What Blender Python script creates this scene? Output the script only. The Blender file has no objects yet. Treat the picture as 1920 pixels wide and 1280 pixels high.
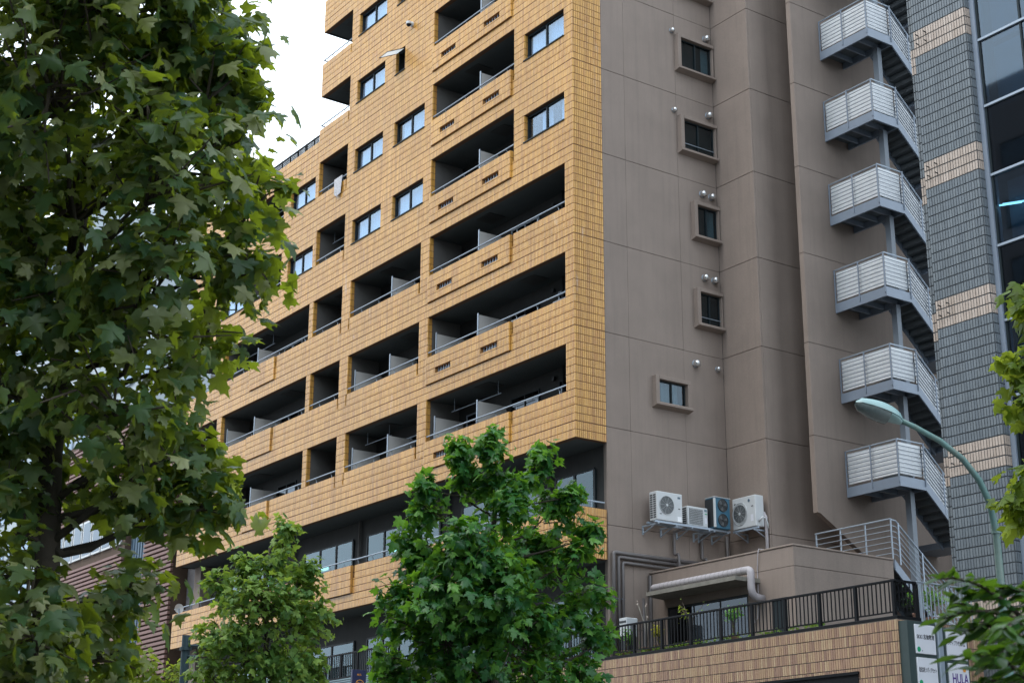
import bpy, math, random
import numpy as np
from mathutils import Vector, Matrix
random.seed(7); rng = np.random.default_rng(11)
sc = bpy.context.scene
COL = sc.collection
ZO = 13.05            # street level is z = 0; the facade is measured from its main dark joint 13.05 m up
RW = 0.237            # height of one tile course
FH = 12 * RW          # storey height

# ------------------------------------------------------------------ camera
CAM = np.array([34.012, -26.336, -11.445 + ZO]); FPX = 2952.7
YAW, PIT, ROL = math.radians(54.6437), math.radians(17.765), math.radians(0.236)
_fw = np.array([-math.sin(YAW) * math.cos(PIT), math.cos(YAW) * math.cos(PIT), math.sin(PIT)])
_rt = np.array([math.cos(YAW), math.sin(YAW), 0.0]); _up = np.cross(_rt, _fw)
CR = _rt * math.cos(ROL) + _up * math.sin(ROL); CU = -_rt * math.sin(ROL) + _up * math.cos(ROL)
cd = bpy.data.cameras.new('camera'); cam = bpy.data.objects.new('camera', cd); COL.objects.link(cam)
cd.sensor_width = 36.0; cd.lens = FPX / 1920 * 36; cd.clip_start = 0.1; cd.clip_end = 2000
cam.matrix_world = Matrix(((CR[0], CU[0], -_fw[0], CAM[0]), (CR[1], CU[1], -_fw[1], CAM[1]),
                           (CR[2], CU[2], -_fw[2], CAM[2]), (0, 0, 0, 1)))
cd.dof.use_dof = True; cd.dof.focus_distance = 32.0; cd.dof.aperture_fstop = 8.0
sc.camera = cam

# ------------------------------------------------------------------ sky, sun, exposure
SUN_EL, SUN_AZ = math.radians(56), math.radians(188)      # azimuth clockwise from +Y
w = bpy.data.worlds.new('World'); sc.world = w; w.use_nodes = True
nt = w.node_tree; nt.nodes.clear()
sky = nt.nodes.new('ShaderNodeTexSky'); sky.sky_type = 'NISHITA'; sky.sun_disc = False
sky.sun_elevation = SUN_EL; sky.sun_rotation = SUN_AZ; sky.dust_density = 5.0; sky.air_density = 1.5
hs = nt.nodes.new('ShaderNodeHueSaturation'); hs.inputs['Saturation'].default_value = 0.25
mx = nt.nodes.new('ShaderNodeMix'); mx.data_type = 'RGBA'; mx.inputs[0].default_value = 0.8
mx.inputs[7].default_value = (10.6, 12.0, 13.4, 1)         # even cloud layer
bg = nt.nodes.new('ShaderNodeBackground'); bg.inputs['Strength'].default_value = 0.15
ow = nt.nodes.new('ShaderNodeOutputWorld')
nt.links.new(sky.outputs[0], hs.inputs['Color']); nt.links.new(hs.outputs[0], mx.inputs[6])
nt.links.new(mx.outputs[2], bg.inputs['Color']); nt.links.new(bg.outputs[0], ow.inputs['Surface'])
sl = bpy.data.lights.new('sun', 'SUN'); sl.energy = 1.0; sl.angle = math.radians(25); sl.color = (1.0, 0.95, 0.88)
sun = bpy.data.objects.new('sun', sl); COL.objects.link(sun); sun.location = (0, -20, 60)
_sd = Vector((math.sin(SUN_AZ) * math.cos(SUN_EL), math.cos(SUN_AZ) * math.cos(SUN_EL), math.sin(SUN_EL)))
sun.rotation_euler = (-_sd).to_track_quat('-Z', 'Y').to_euler()
sc.view_settings.view_transform = 'Standard'; sc.view_settings.look = 'None'
sc.view_settings.exposure = 0.5; sc.view_settings.gamma = 1.0; sc.view_settings.use_curve_mapping = False
sc.cycles.max_bounces = 6; sc.cycles.diffuse_bounces = 3; sc.cycles.transparent_max_bounces = 12
sc.cycles.caustics_reflective = False; sc.cycles.caustics_refractive = False

# ------------------------------------------------------------------ materials
def newmat(name):
    m = bpy.data.materials.new(name); m.use_nodes = True
    t = m.node_tree; return m, t, t.nodes['Principled BSDF']
def N(t, kind, **k):
    n = t.nodes.new(kind)
    for a, b in k.items(): setattr(n, a, b)
    return n
def ramp(t, stops, inter='LINEAR'):
    r = t.nodes.new('ShaderNodeValToRGB'); e = r.color_ramp.elements; r.color_ramp.interpolation = inter
    e[0].position, e[0].color = stops[0][0], (*stops[0][1], 1)
    e[1].position, e[1].color = stops[-1][0], (*stops[-1][1], 1)
    for p, c in stops[1:-1]:
        x = e.new(p); x.color = (*c, 1)
    return r
def noise(t, scale, detail=4, vec=None, rough=0.6):
    n = t.nodes.new('ShaderNodeTexNoise'); n.inputs['Scale'].default_value = scale
    n.inputs['Detail'].default_value = detail; n.inputs['Roughness'].default_value = rough
    if vec is not None: t.links.new(vec, n.inputs['Vector'])
    return n
def worldpos(t, sx=1, sy=1, sz=1):
    g = t.nodes.new('ShaderNodeNewGeometry'); mp = t.nodes.new('ShaderNodeMapping')
    mp.inputs['Scale'].default_value = (sx, sy, sz); t.links.new(g.outputs['Position'], mp.inputs['Vector'])
    return mp.outputs['Vector'], g
def mixc(t, fac, a, b, mode='MIX'):
    m = t.nodes.new('ShaderNodeMix'); m.data_type = 'RGBA'; m.blend_type = mode
    for s, v in ((m.inputs[0], fac), (m.inputs[6], a), (m.inputs[7], b)):
        if isinstance(v, (int, float)): s.default_value = v
        elif isinstance(v, tuple): s.default_value = (*v, 1)
        else: t.links.new(v, s)
    return m.outputs[2]
def paint(name, col, rough=0.5, var=0.12, scale=6, metal=0.0, bump=0.0, bscale=60, streak=0.0, spec=0.5, stain=None, grit=0.0):
    """solid colour with soft mottling, optional rain streaks and relief"""
    m, t, b = newmat(name)
    v, g = worldpos(t)
    n = noise(t, scale, 5, v)
    c = mixc(t, n.outputs['Fac'], tuple(max(0, x * (1 - var * 1.6)) for x in col), tuple(min(1, x * (1 + var * 1.6)) for x in col))
    if grit:
        n3 = noise(t, 55, 2, v); r3 = ramp(t, [(0.35, (1 - grit,) * 3), (0.65, (1 + grit,) * 3)]); t.links.new(n3.outputs['Fac'], r3.inputs[0])
        c = mixc(t, 1.0, c, r3.outputs[0], 'MULTIPLY')
    if streak:
        v2, _ = worldpos(t, 3.5, 3.5, 0.16); n2 = noise(t, 1.6, 6, v2, 0.7)
        r = ramp(t, [(0.48, (0, 0, 0)), (0.75, (1, 1, 1))]); t.links.new(n2.outputs['Fac'], r.inputs[0])
        mm = t.nodes.new('ShaderNodeMath'); mm.operation = 'MULTIPLY'; mm.inputs[1].default_value = streak
        t.links.new(r.outputs[0], mm.inputs[0])
        c = mixc(t, mm.outputs[0], c, stain or tuple(x * 0.45 for x in col))
    t.links.new(c, b.inputs['Base Color'])
    b.inputs['Roughness'].default_value = rough; b.inputs['Metallic'].default_value = metal
    b.inputs['Specular IOR Level'].default_value = spec
    if bump:
        nb = noise(t, bscale, 3, v); bp = t.nodes.new('ShaderNodeBump'); bp.inputs['Strength'].default_value = bump
        bp.inputs['Distance'].default_value = 0.01; t.links.new(nb.outputs['Fac'], bp.inputs['Height'])
        t.links.new(bp.outputs['Normal'], b.inputs['Normal'])
    return m
def tilemat(name, stops, rough=0.35, white=0.0, dirt=0.25, dirtc=(0.16, 0.09, 0.04), coat=0.0):
    """glazed tiles: every tile is its own mesh island and takes its own shade"""
    m, t, b = newmat(name)
    v, g = worldpos(t)
    r = ramp(t, stops); at = N(t, 'ShaderNodeAttribute', attribute_name='shade'); t.links.new(at.outputs['Fac'], r.inputs[0])
    big = noise(t, 0.35, 4, v); rb = ramp(t, [(0.3, (0.86, 0.84, 0.80)), (0.7, (1.08, 1.06, 1.05))]); t.links.new(big.outputs['Fac'], rb.inputs[0])
    c = mixc(t, 1.0, r.outputs[0], rb.outputs[0], 'MULTIPLY')
    v2, _ = worldpos(t, 4.5, 4.5, 0.22); n2 = noise(t, 1.5, 5, v2, 0.7)
    rd = ramp(t, [(0.44, (0, 0, 0)), (0.66, (dirt,) * 3)]); t.links.new(n2.outputs['Fac'], rd.inputs[0])
    c = mixc(t, rd.outputs[0], c, dirtc)
    if white:
        v3, _ = worldpos(t, 3.0, 3.0, 0.55); n3 = noise(t, 0.9, 6, v3, 0.75)
        rw = ramp(t, [(0.60, (0, 0, 0)), (0.74, (white,) * 3)]); t.links.new(n3.outputs['Fac'], rw.inputs[0])
        c = mixc(t, rw.outputs[0], c, (0.62, 0.56, 0.50))
    t.links.new(c, b.inputs['Base Color'])
    n4 = noise(t, 9, 2, v); rr = t.nodes.new('ShaderNodeMapRange'); rr.inputs['To Min'].default_value = rough - 0.08; rr.inputs['To Max'].default_value = rough + 0.15
    b.inputs['Coat Weight'].default_value = coat; b.inputs['Coat Roughness'].default_value = 0.18
    t.links.new(n4.outputs['Fac'], rr.inputs['Value']); t.links.new(rr.outputs[0], b.inputs['Roughness'])
    bp = t.nodes.new('ShaderNodeBump'); bp.inputs['Strength'].default_value = 0.15; bp.inputs['Distance'].default_value = 0.01
    n5 = noise(t, 30, 2, v); t.links.new(n5.outputs['Fac'], bp.inputs['Height']); t.links.new(bp.outputs['Normal'], b.inputs['Normal'])
    return m
def glassmat(name, tint=(0.5, 0.62, 0.66), ior=1.6, wob=0.015):
    m, t, b = newmat(name); t.nodes.remove(b); out = t.nodes['Material Output']
    tr = N(t, 'ShaderNodeBsdfTransparent'); tr.inputs['Color'].default_value = (*tint, 1)
    gl = N(t, 'ShaderNodeBsdfGlossy'); gl.inputs['Roughness'].default_value = 0.03; gl.inputs['Color'].default_value = (0.80, 0.90, 1.0, 1)
    lw = N(t, 'ShaderNodeLayerWeight'); lw.inputs['Blend'].default_value = 0.5; f0 = ((ior - 1) / (ior + 1)) ** 2 * 1.8
    pw = N(t, 'ShaderNodeMath', operation='POWER'); pw.inputs[1].default_value = 4.0; t.links.new(lw.outputs['Facing'], pw.inputs[0])
    fr = N(t, 'ShaderNodeMath', operation='MULTIPLY_ADD'); fr.inputs[1].default_value = 1 - f0; fr.inputs[2].default_value = f0; t.links.new(pw.outputs[0], fr.inputs[0])
    v, _ = worldpos(t); n = noise(t, 1.3, 2, v); bp = N(t, 'ShaderNodeBump'); bp.inputs['Strength'].default_value = wob
    t.links.new(n.outputs['Fac'], bp.inputs['Height']); t.links.new(bp.outputs['Normal'], gl.inputs['Normal'])
    ms = N(t, 'ShaderNodeMixShader'); t.links.new(fr.outputs[0], ms.inputs[0]); t.links.new(tr.outputs[0], ms.inputs[1]); t.links.new(gl.outputs[0], ms.inputs[2])
    t.links.new(ms.outputs[0], out.inputs['Surface']); return m
def leafmat(name, dark, mid, light, trans, rough=0.5, tw=0.42):
    m, t, b = newmat(name); out = t.nodes['Material Output']
    g = N(t, 'ShaderNodeNewGeometry'); oi = N(t, 'ShaderNodeObjectInfo')
    ad = N(t, 'ShaderNodeMath', operation='ADD'); t.links.new(g.outputs['Random Per Island'], ad.inputs[0]); t.links.new(oi.outputs['Random'], ad.inputs[1])
    fr = N(t, 'ShaderNodeMath', operation='FRACT'); t.links.new(ad.outputs[0], fr.inputs[0])
    r = ramp(t, [(0.0, dark), (0.42, mid), (0.75, tuple(m_ * .4 + l_ * .6 for m_, l_ in zip(mid, light))), (0.93, light), (1.0, tuple(x * 1.35 for x in light))]); t.links.new(fr.outputs[0], r.inputs[0])
    v, _ = worldpos(t); n = noise(t, 14, 3, v); rn = ramp(t, [(0.3, (0.75,) * 3), (0.7, (1.15,) * 3)]); t.links.new(n.outputs['Fac'], rn.inputs[0])
    c = mixc(t, 1.0, r.outputs[0], rn.outputs[0], 'MULTIPLY')
    t.links.new(c, b.inputs['Base Color']); b.inputs['Roughness'].default_value = rough; b.inputs['Specular IOR Level'].default_value = 0.4
    tl = N(t, 'ShaderNodeBsdfTranslucent')
    r2 = ramp(t, [(0.0, tuple(x * 0.6 for x in trans)), (1.0, trans)]); t.links.new(fr.outputs[0], r2.inputs[0]); t.links.new(r2.outputs[0], tl.inputs['Color'])
    ms = N(t, 'ShaderNodeMixShader'); ms.inputs[0].default_value = tw
    t.links.new(b.outputs[0], ms.inputs[1]); t.links.new(tl.outputs[0], ms.inputs[2]); t.links.new(ms.outputs[0], out.inputs['Surface'])
    return m
def emis(name, col, s):
    m, t, b = newmat(name); b.inputs['Base Color'].default_value = (*col, 1); b.inputs['Emission Color'].default_value = (*col, 1); b.inputs['Emission Strength'].default_value = s; return m

M = {}
M['tile'] = tilemat('amber_tile', [(0.0, (0.51, 0.255, 0.054)), (0.12, (0.555, 0.292, 0.060)), (0.5, (0.60, 0.331, 0.070)), (0.88, (0.64, 0.364, 0.088)), (1.0, (0.54, 0.265, 0.066))], 0.30, white=0.6, dirt=0.55, dirtc=(0.27, 0.125, 0.04), coat=0.25)
M['tile_pink'] = tilemat('pink_tile', [(0.0, (0.25, 0.155, 0.118)), (0.25, (0.32, 0.205, 0.145)), (0.6, (0.39, 0.262, 0.170)), (0.85, (0.43, 0.305, 0.185)), (1.0, (0.46, 0.345, 0.225))], 0.5, dirt=0.2)
M['tile_grey'] = tilemat('grey_tile', [(0.0, (0.125, 0.152, 0.178)), (0.5, (0.145, 0.174, 0.200)), (1.0, (0.165, 0.195, 0.220))], 0.4, dirt=0.25, dirtc=(0.06, 0.07, 0.075))
M['tile_beige'] = tilemat('beige_tile', [(0.0, (0.41, 0.345, 0.30)), (0.5, (0.46, 0.39, 0.34)), (1.0, (0.50, 0.43, 0.38))], 0.45, dirt=0.2)
def grout(name, colv, colh, th, z0):
    m, t, b = newmat(name); g = N(t, 'ShaderNodeNewGeometry'); sp = N(t, 'ShaderNodeSeparateXYZ'); t.links.new(g.outputs['Position'], sp.inputs[0])
    a = N(t, 'ShaderNodeMath', operation='MULTIPLY_ADD'); a.inputs[1].default_value = 1 / th; a.inputs[2].default_value = -z0 / th + 0.5; t.links.new(sp.outputs['Z'], a.inputs[0])
    f = N(t, 'ShaderNodeMath', operation='FRACT'); t.links.new(a.outputs[0], f.inputs[0])
    r = ramp(t, [(0.0, colv), (0.42, colv), (0.43, colh), (0.57, colh), (0.58, colv), (1.0, colv)]); t.links.new(f.outputs[0], r.inputs[0])
    t.links.new(r.outputs[0], b.inputs['Base Color']); b.inputs['Roughness'].default_value = 0.9; return m
M['grout'] = grout('amber_grout', (0.30, 0.155, 0.06), (0.12, 0.062, 0.034), RW, ZO)
M['grout_low'] = grout('amber_grout_low', (0.30, 0.155, 0.06), (0.12, 0.062, 0.034), RW, ZO - 14.2 * RW)
M['grout_pink'] = grout('pink_grout', (0.22, 0.145, 0.11), (0.085, 0.08, 0.075), RW, ZO - 6.73)
M['mortar'] = paint('mortar', (0.075, 0.048, 0.032), 0.9, 0.2)
M['mortar_grey'] = paint('mortar_grey', (0.052, 0.06, 0.068), 0.9, 0.2)
M['plaster'] = paint('plaster', (0.240, 0.194, 0.166), 0.85, 0.11, 0.9, bump=0.5, bscale=45, streak=0.28, stain=(0.135, 0.112, 0.095), grit=0.10)
M['joint'] = paint('joint', (0.13, 0.108, 0.094), 0.9)
M['recess'] = paint('recess_wall', (0.036, 0.038, 0.038), 0.85, 0.15, 3, streak=0.3)  # recess and soffit colours carry the teal shade of the balconies
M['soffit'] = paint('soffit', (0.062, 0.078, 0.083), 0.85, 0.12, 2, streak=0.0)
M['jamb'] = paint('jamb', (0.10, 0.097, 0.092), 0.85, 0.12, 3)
M['hatch'] = paint('hatch', (0.03, 0.034, 0.034), 0.6)
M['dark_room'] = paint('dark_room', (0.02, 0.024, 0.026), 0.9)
M['frame'] = paint('dark_frame', (0.014, 0.022, 0.026), 0.5, spec=0.2)
M['black'] = paint('black_paint', (0.008, 0.009, 0.011), 0.6, spec=0.15)
M['steel'] = paint('galvanised', (0.31, 0.37, 0.44), 0.42, 0.10, 9, metal=0.25)
M['stairsteel'] = paint('stair_steel', (0.205, 0.25, 0.315), 0.45, 0.08, 3, metal=0.1, streak=0.15, stain=(0.17, 0.18, 0.2))
M['white_panel'] = paint('white_panel', (0.80, 0.83, 0.86), 0.5, 0.05, 3, streak=0.12, stain=(0.5, 0.52, 0.52))
M['screen'] = paint('screen_panel', (0.52, 0.51, 0.49), 0.6, 0.06, 2)
M['ac_white'] = paint('ac_white', (0.52, 0.55, 0.57), 0.45, 0.05, 4, streak=0.12, stain=(0.45, 0.40, 0.33))
M['ac_blue'] = paint('ac_blue', (0.03, 0.12, 0.19), 0.5, 0.15, 5, streak=0.2, stain=(0.08, 0.07, 0.06))
M['ac_dark'] = paint('ac_dark', (0.022, 0.026, 0.03), 0.5)
M['grille'] = paint('grille', (0.09, 0.10, 0.105), 0.5)
M['pipe'] = paint('grey_pipe', (0.125, 0.115, 0.115), 0.4, 0.06, 3)
M['duct'] = paint('duct_wrap', (0.37, 0.35, 0.37), 0.5, 0.10, 8, streak=0.25, stain=(0.2, 0.19, 0.2))
M['concrete'] = paint('concrete', (0.20, 0.19, 0.165), 0.9, 0.2, 3, bump=0.3, streak=0.5, stain=(0.08, 0.075, 0.06))
M['chrome'] = paint('hood_steel', (0.62, 0.63, 0.64), 0.25, 0.08, 9, metal=0.85)
M['curtain'] = paint('curtain', (0.66, 0.68, 0.70), 0.9, 0.08, 5)
M['glass'] = glassmat('window_glass', (0.70, 0.82, 0.93))
M['glass_teal'] = glassmat('office_glass', (0.32, 0.50, 0.50), 1.42)
M['glass_blue'] = glassmat('curtain_wall_glass', (0.30, 0.48, 0.58), 1.55)
M['glass_dark'] = glassmat('dark_curtain_glass', (0.10, 0.16, 0.22), 1.42)
M['frosted'] = leafmat('frosted_glass', (.5, .55, .57), (.5, .55, .57), (.5, .55, .57), (.8, .85, .87), .2, .6)
M['asphalt'] = paint('asphalt', (0.05, 0.05, 0.052), 0.9, 0.25, 2, bump=0.4, bscale=80)
M['paving'] = paint('paving', (0.24, 0.235, 0.225), 0.85, 0.15, 1.5, bump=0.3)
M['line'] = paint('road_line', (0.75, 0.75, 0.72), 0.7, 0.1)
M['lamp'] = paint('lamp_green', (0.10, 0.20, 0.19), 0.5, 0.10, 6, streak=0.35, stain=(0.24, 0.13, 0.07), bump=0.2)
M['lamp_glass'] = paint('lamp_glass', (0.12, 0.15, 0.15), 0.15, 0.2, 30)
M['bark'] = paint('bark', (0.055, 0.045, 0.035), 0.95, 0.45, 7, bump=0.8, bscale=18)
M['twig'] = paint('twig', (0.07, 0.055, 0.04), 0.9, 0.3, 9)
M['leaf'] = leafmat('plane_leaf', (0.020, 0.066, 0.032), (0.056, 0.128, 0.050), (0.25, 0.265, 0.13), (0.50, 0.62, 0.03), 0.40, 0.44)
M['leaf_mid'] = leafmat('street_leaf', (0.016, 0.080, 0.032), (0.042, 0.165, 0.045), (0.13, 0.30, 0.06), (0.26, 0.54, 0.03), 0.34)
M['leaf_far'] = leafmat('far_leaf', (0.05, 0.14, 0.035), (0.10, 0.23, 0.05), (0.24, 0.37, 0.08), (0.40, 0.56, 0.06), 0.5)
M['leaf_bright'] = leafmat('bright_leaf', (0.08, 0.15, 0.02), (0.14, 0.24, 0.03), (0.24, 0.34, 0.05), (0.45, 0.55, 0.05), 0.5, 0.5)
M['leaf_shrub'] = leafmat('shrub_leaf', (0.014, 0.060, 0.016), (0.030, 0.105, 0.022), (0.10, 0.21, 0.04), (0.18, 0.34, 0.02), 0.3, 0.35)
M['brown'] = paint('brown_slat', (0.17, 0.09, 0.075), 0.6, 0.12, 2, streak=0.2)
M['blue_panel'] = paint('blue_panel', (0.075, 0.125, 0.175), 0.5, 0.12, 1.5, streak=0.2)
M['pale'] = paint('pale_wall', (0.34, 0.39, 0.42), 0.8, 0.06, 0.5, streak=0.2)
M['corr'] = paint('corrugated', (0.20, 0.20, 0.215), 0.6, 0.1, 3, streak=0.3)
M['teal_slat'] = paint('teal_slat', (0.13, 0.20, 0.23), 0.45, 0.1, 3)
M['sign_white'] = paint('sign_white', (0.66, 0.68, 0.74), 0.35, 0.04, 3)
M['sign_frame'] = paint('sign_frame', (0.035, 0.055, 0.055), 0.5, 0.1)
M['ink'] = paint('ink', (0.02, 0.022, 0.03), 0.6)
M['purple'] = paint('purple_ink', (0.06, 0.015, 0.20), 0.5)
M['orange_ink'] = paint('orange_ink', (0.75, 0.33, 0.03), 0.5)
M['green_ink'] = paint('green_ink', (0.01, 0.30, 0.13), 0.5)
M['navy'] = paint('navy_sign', (0.010, 0.018, 0.065), 0.4)
M['pole'] = paint('pole_teal', (0.018, 0.045, 0.058), 0.6, 0.2)
M['tube'] = emis('fluorescent_tube', (0.9, 1.0, 0.97), 3.5)
M['cloth'] = paint('patterned_cloth', (0.42, 0.42, 0.44), 0.9, 0.55, 22)
M['pot'] = paint('terracotta', (0.20, 0.11, 0.08), 0.8)
M['soil'] = paint('moss', (0.07, 0.10, 0.03), 0.95, 0.5, 8)
M['flower'] = paint('flower', (0.55, 0.42, 0.50), 0.7)
M['yellow_leaf'] = leafmat('yellow_leaf', (0.25, 0.25, 0.02), (0.38, 0.36, 0.03), (0.50, 0.45, 0.05), (0.5, 0.5, 0.05))

# ------------------------------------------------------------------ mesh helpers
ORG = {}
class MB:
    def __init__(s): s.v = []; s.f = []; s.shade = None
    def box(s, x0, x1, y0, y1, z0, z1):
        n = len(s.v)
        s.v += [(x0, y0, z0), (x1, y0, z0), (x1, y1, z0), (x0, y1, z0), (x0, y0, z1), (x1, y0, z1), (x1, y1, z1), (x0, y1, z1)]
        s.f += [(n, n + 3, n + 2, n + 1), (n + 4, n + 5, n + 6, n + 7), (n, n + 1, n + 5, n + 4), (n + 1, n + 2, n + 6, n + 5), (n + 2, n + 3, n + 7, n + 6), (n + 3, n, n + 4, n + 7)]
        return s
    def bbox(s, x0, x1, y0, y1, z0, z1, c=0.01):
        """box with chamfered edges"""
        n = len(s.v); P = []
        for X, sx in ((x0, 1), (x1, -1)):
            for Y, sy in ((y0, 1), (y1, -1)):
                for Z, sz in ((z0, 1), (z1, -1)):
                    P += [(X, Y + sy * c, Z + sz * c), (X + sx * c, Y, Z + sz * c), (X + sx * c, Y + sy * c, Z)]
        s.v += P
        def i(a, b, d, k): return n + (a * 4 + b * 2 + d) * 3 + k
        for a in (0, 1):
            q = [i(a, 0, 0, 0), i(a, 1, 0, 0), i(a, 1, 1, 0), i(a, 0, 1, 0)]; s.f.append(tuple(q if a else q[::-1]))
            q = [i(0, a, 0, 1), i(1, a, 0, 1), i(1, a, 1, 1), i(0, a, 1, 1)]; s.f.append(tuple(q if not a else q[::-1]))
            q = [i(0, 0, a, 2), i(1, 0, a, 2), i(1, 1, a, 2), i(0, 1, a, 2)]; s.f.append(tuple(q if a else q[::-1]))
        for a in (0, 1):
            for b in (0, 1):
                s.f.append((i(a, b, 0, 0), i(a, b, 0, 1), i(a, b, 1, 1), i(a, b, 1, 0)))
                s.f.append((i(a, 0, b, 0), i(a, 0, b, 2), i(a, 1, b, 2), i(a, 1, b, 0)))
                s.f.append((i(0, a, b, 1), i(0, a, b, 2), i(1, a, b, 2), i(1, a, b, 1)))
                for d in (0, 1): s.f.append((i(a, b, d, 0), i(a, b, d, 1), i(a, b, d, 2)))
        return s
    def prism(s, pts, axis, a0, a1):
        """extrude a 2D polygon along axis 0/1/2 from a0 to a1"""
        n = len(s.v); k = len(pts)
        for a in (a0, a1):
            for p, q in pts:
                s.v.append((a, p, q) if axis == 0 else (p, a, q) if axis == 1 else (p, q, a))
        s.f.append(tuple(range(n, n + k))); s.f.append(tuple(range(n + 2 * k - 1, n + k - 1, -1)))
        for i in range(k): j = (i + 1) % k; s.f.append((n + i, n + k + i, n + k + j, n + j))
        return s
    def tube(s, pts, r, n=8, cap=True):
        pts = [np.array(p, float) for p in pts]; R = r if hasattr(r, '__len__') else [r] * len(pts)
        base = len(s.v); prev = None
        for i, p in enumerate(pts):
            d = pts[min(i + 1, len(pts) - 1)] - pts[max(i - 1, 0)]; d = d / (np.linalg.norm(d) + 1e-9)
            if prev is None:
                a = np.cross(d, (0, 0, 1.0) if abs(d[2]) < 0.9 else (1.0, 0, 0))
            else: a = prev - d * prev.dot(d)
            a /= np.linalg.norm(a) + 1e-9; prev = a; b = np.cross(d, a)
            for j in range(n):
                t = 2 * math.pi * j / n; s.v.append(tuple(p + R[i] * (a * math.cos(t) + b * math.sin(t))))
        for i in range(len(pts) - 1):
            for j in range(n):
                k = (j + 1) % n; s.f.append((base + i * n + j, base + i * n + k, base + (i + 1) * n + k, base + (i + 1) * n + j))
        if cap:
            s.f.append(tuple(range(base + n - 1, base - 1, -1))); e = base + (len(pts) - 1) * n; s.f.append(tuple(range(e, e + n)))
        return s
    def disc(s, c, axis, r, d0, d1, n=20):
        a = [(0, 0, 0), (0, 0, 0)]; p0 = list(c); p1 = list(c); p0[axis] += d0; p1[axis] += d1
        return s.tube([p0, p1], r, n)
    def build(s, name, mat, parent=None, smooth=False, kind=None, origin=None):
        o = np.array(ORG[parent.name] if parent is not None else (origin if origin is not None else (0, 0, 0)), float)
        me = bpy.data.meshes.new(name)
        V = np.array(s.v, float).reshape(-1, 3) - o
        if parent is None and origin is None: V[:, 2] += ZO
        me.from_pydata(V.tolist(), [], s.f)
        if s.shade is not None:
            at = me.attributes.new('shade', 'FLOAT', 'FACE'); at.data.foreach_set('value', np.array(s.shade, dtype=np.float32))
        if smooth: me.polygons.foreach_set('use_smooth', [True] * len(me.polygons))
        me.materials.append(M[mat] if isinstance(mat, str) else mat); me.update()
        ob = bpy.data.objects.new(name, me); COL.objects.link(ob)
        if parent is not None: ob.parent = parent; ORG[ob.name] = tuple(o)
        elif origin is not None: ob.location = (o[0], o[1], o[2] + ZO); ORG[ob.name] = tuple(o)
        else: ORG[ob.name] = (0, 0, -0.0)
        if kind: ob['kind'] = kind
        return ob
def thing(name, label, cat, loc, group=None):
    o = bpy.data.objects.new(name, None); COL.objects.link(o); o.location = (loc[0], loc[1], loc[2] + ZO)
    o.empty_display_size = 0.3; ORG[o.name] = tuple(loc); tag(o, label, cat, group); return o
def tag(o, label, cat, group=None):
    o['label'] = label; o['category'] = cat
    if group: o['group'] = group
    return o
def structure(o): o['kind'] = 'structure'; return o
def instance(name, me, parent, loc, rot=None):
    """another object sharing mesh data; loc in facade coordinates"""
    o = bpy.data.objects.new(name, me); COL.objects.link(o); q = ORG[parent.name]
    o.parent = parent; o.location = (loc[0] - q[0], loc[1] - q[1], loc[2] - q[2])
    if rot is not None: o.rotation_euler = rot
    ORG[o.name] = tuple(loc); return o

def tiles(mb, axis, c, u0, u1, z0, z1, tw=0.07, th=RW, gv=0.015, gh=0.015, depth=0.012, zbase=0.0, major=True, jit=0.2):
    """individual tiles on a wall. axis 1: wall faces -Y at y=c, u is x; axis 0: wall faces +X at x=c, u is y"""
    iu0, iu1 = math.floor(u0 / tw + 1e-6), math.ceil(u1 / tw - 1e-6)
    r0, r1 = math.floor((z0 - zbase) / th + 1e-6), math.ceil((z1 - zbase) / th - 1e-6)
    U, Rr = np.meshgrid(np.arange(iu0, iu1), np.arange(r0, r1)); U = U.ravel(); Rr = Rr.ravel()
    a0 = np.maximum(U * tw + gv / 2, u0); a1 = np.minimum((U + 1) * tw - gv / 2, u1)
    gl = np.where((Rr % 12 == 0) & major, gh * 1.4, gh / 2)
    b0 = np.maximum(zbase + Rr * th + gl, z0); b1 = np.minimum(zbase + (Rr + 1) * th - gh / 2, z1)
    sh = np.mod(U * 0.618 + Rr * 0.271 + rng.normal(0, jit, len(U)), 1.0); ok = (a1 - a0 > 0.008) & (b1 - b0 > 0.008); sh = sh[ok]; a0, a1, b0, b1 = a0[ok], a1[ok], b0[ok], b1[ok]
    k = len(a0)
    if not k: return
    pr = depth + rng.uniform(-0.002, 0.002, k)
    ch = 0.003
    V = np.zeros((k, 8, 3)); s = -1 if axis == 1 else 1
    for i, (aa, bb, f) in enumerate(((a0, b0, 0), (a1, b0, 0), (a1, b1, 0), (a0, b1, 0), (a0 + ch, b0 + ch, 1), (a1 - ch, b0 + ch, 1), (a1 - ch, b1 - ch, 1), (a0 + ch, b1 - ch, 1))):
        off = c + s * (pr * f)
        if axis == 1: V[:, i, 0] = aa; V[:, i, 1] = off
        else: V[:, i, 1] = aa; V[:, i, 0] = off
        V[:, i, 2] = bb
    n = len(mb.v); mb.v += V.reshape(-1, 3).tolist()
    if mb.shade is None: mb.shade = []
    mb.shade += np.repeat(sh, 5).tolist()
    Q = np.array([(4, 5, 6, 7), (0, 1, 5, 4), (1, 2, 6, 5), (2, 3, 7, 6), (3, 0, 4, 7)])
    mb.f += (n + np.arange(k)[:, None, None] * 8 + Q[None]).reshape(-1, 4).tolist()

def px(a, b, d):
    """a point d metres in front of the camera seen in direction (a, b); used once to fix where real things stand"""
    v = CR * ((a - 960) / FPX) - CU * ((b - 640) / FPX) + _fw
    p = CAM + v * d; return np.array([p[0], p[1], p[2] - ZO])

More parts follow.
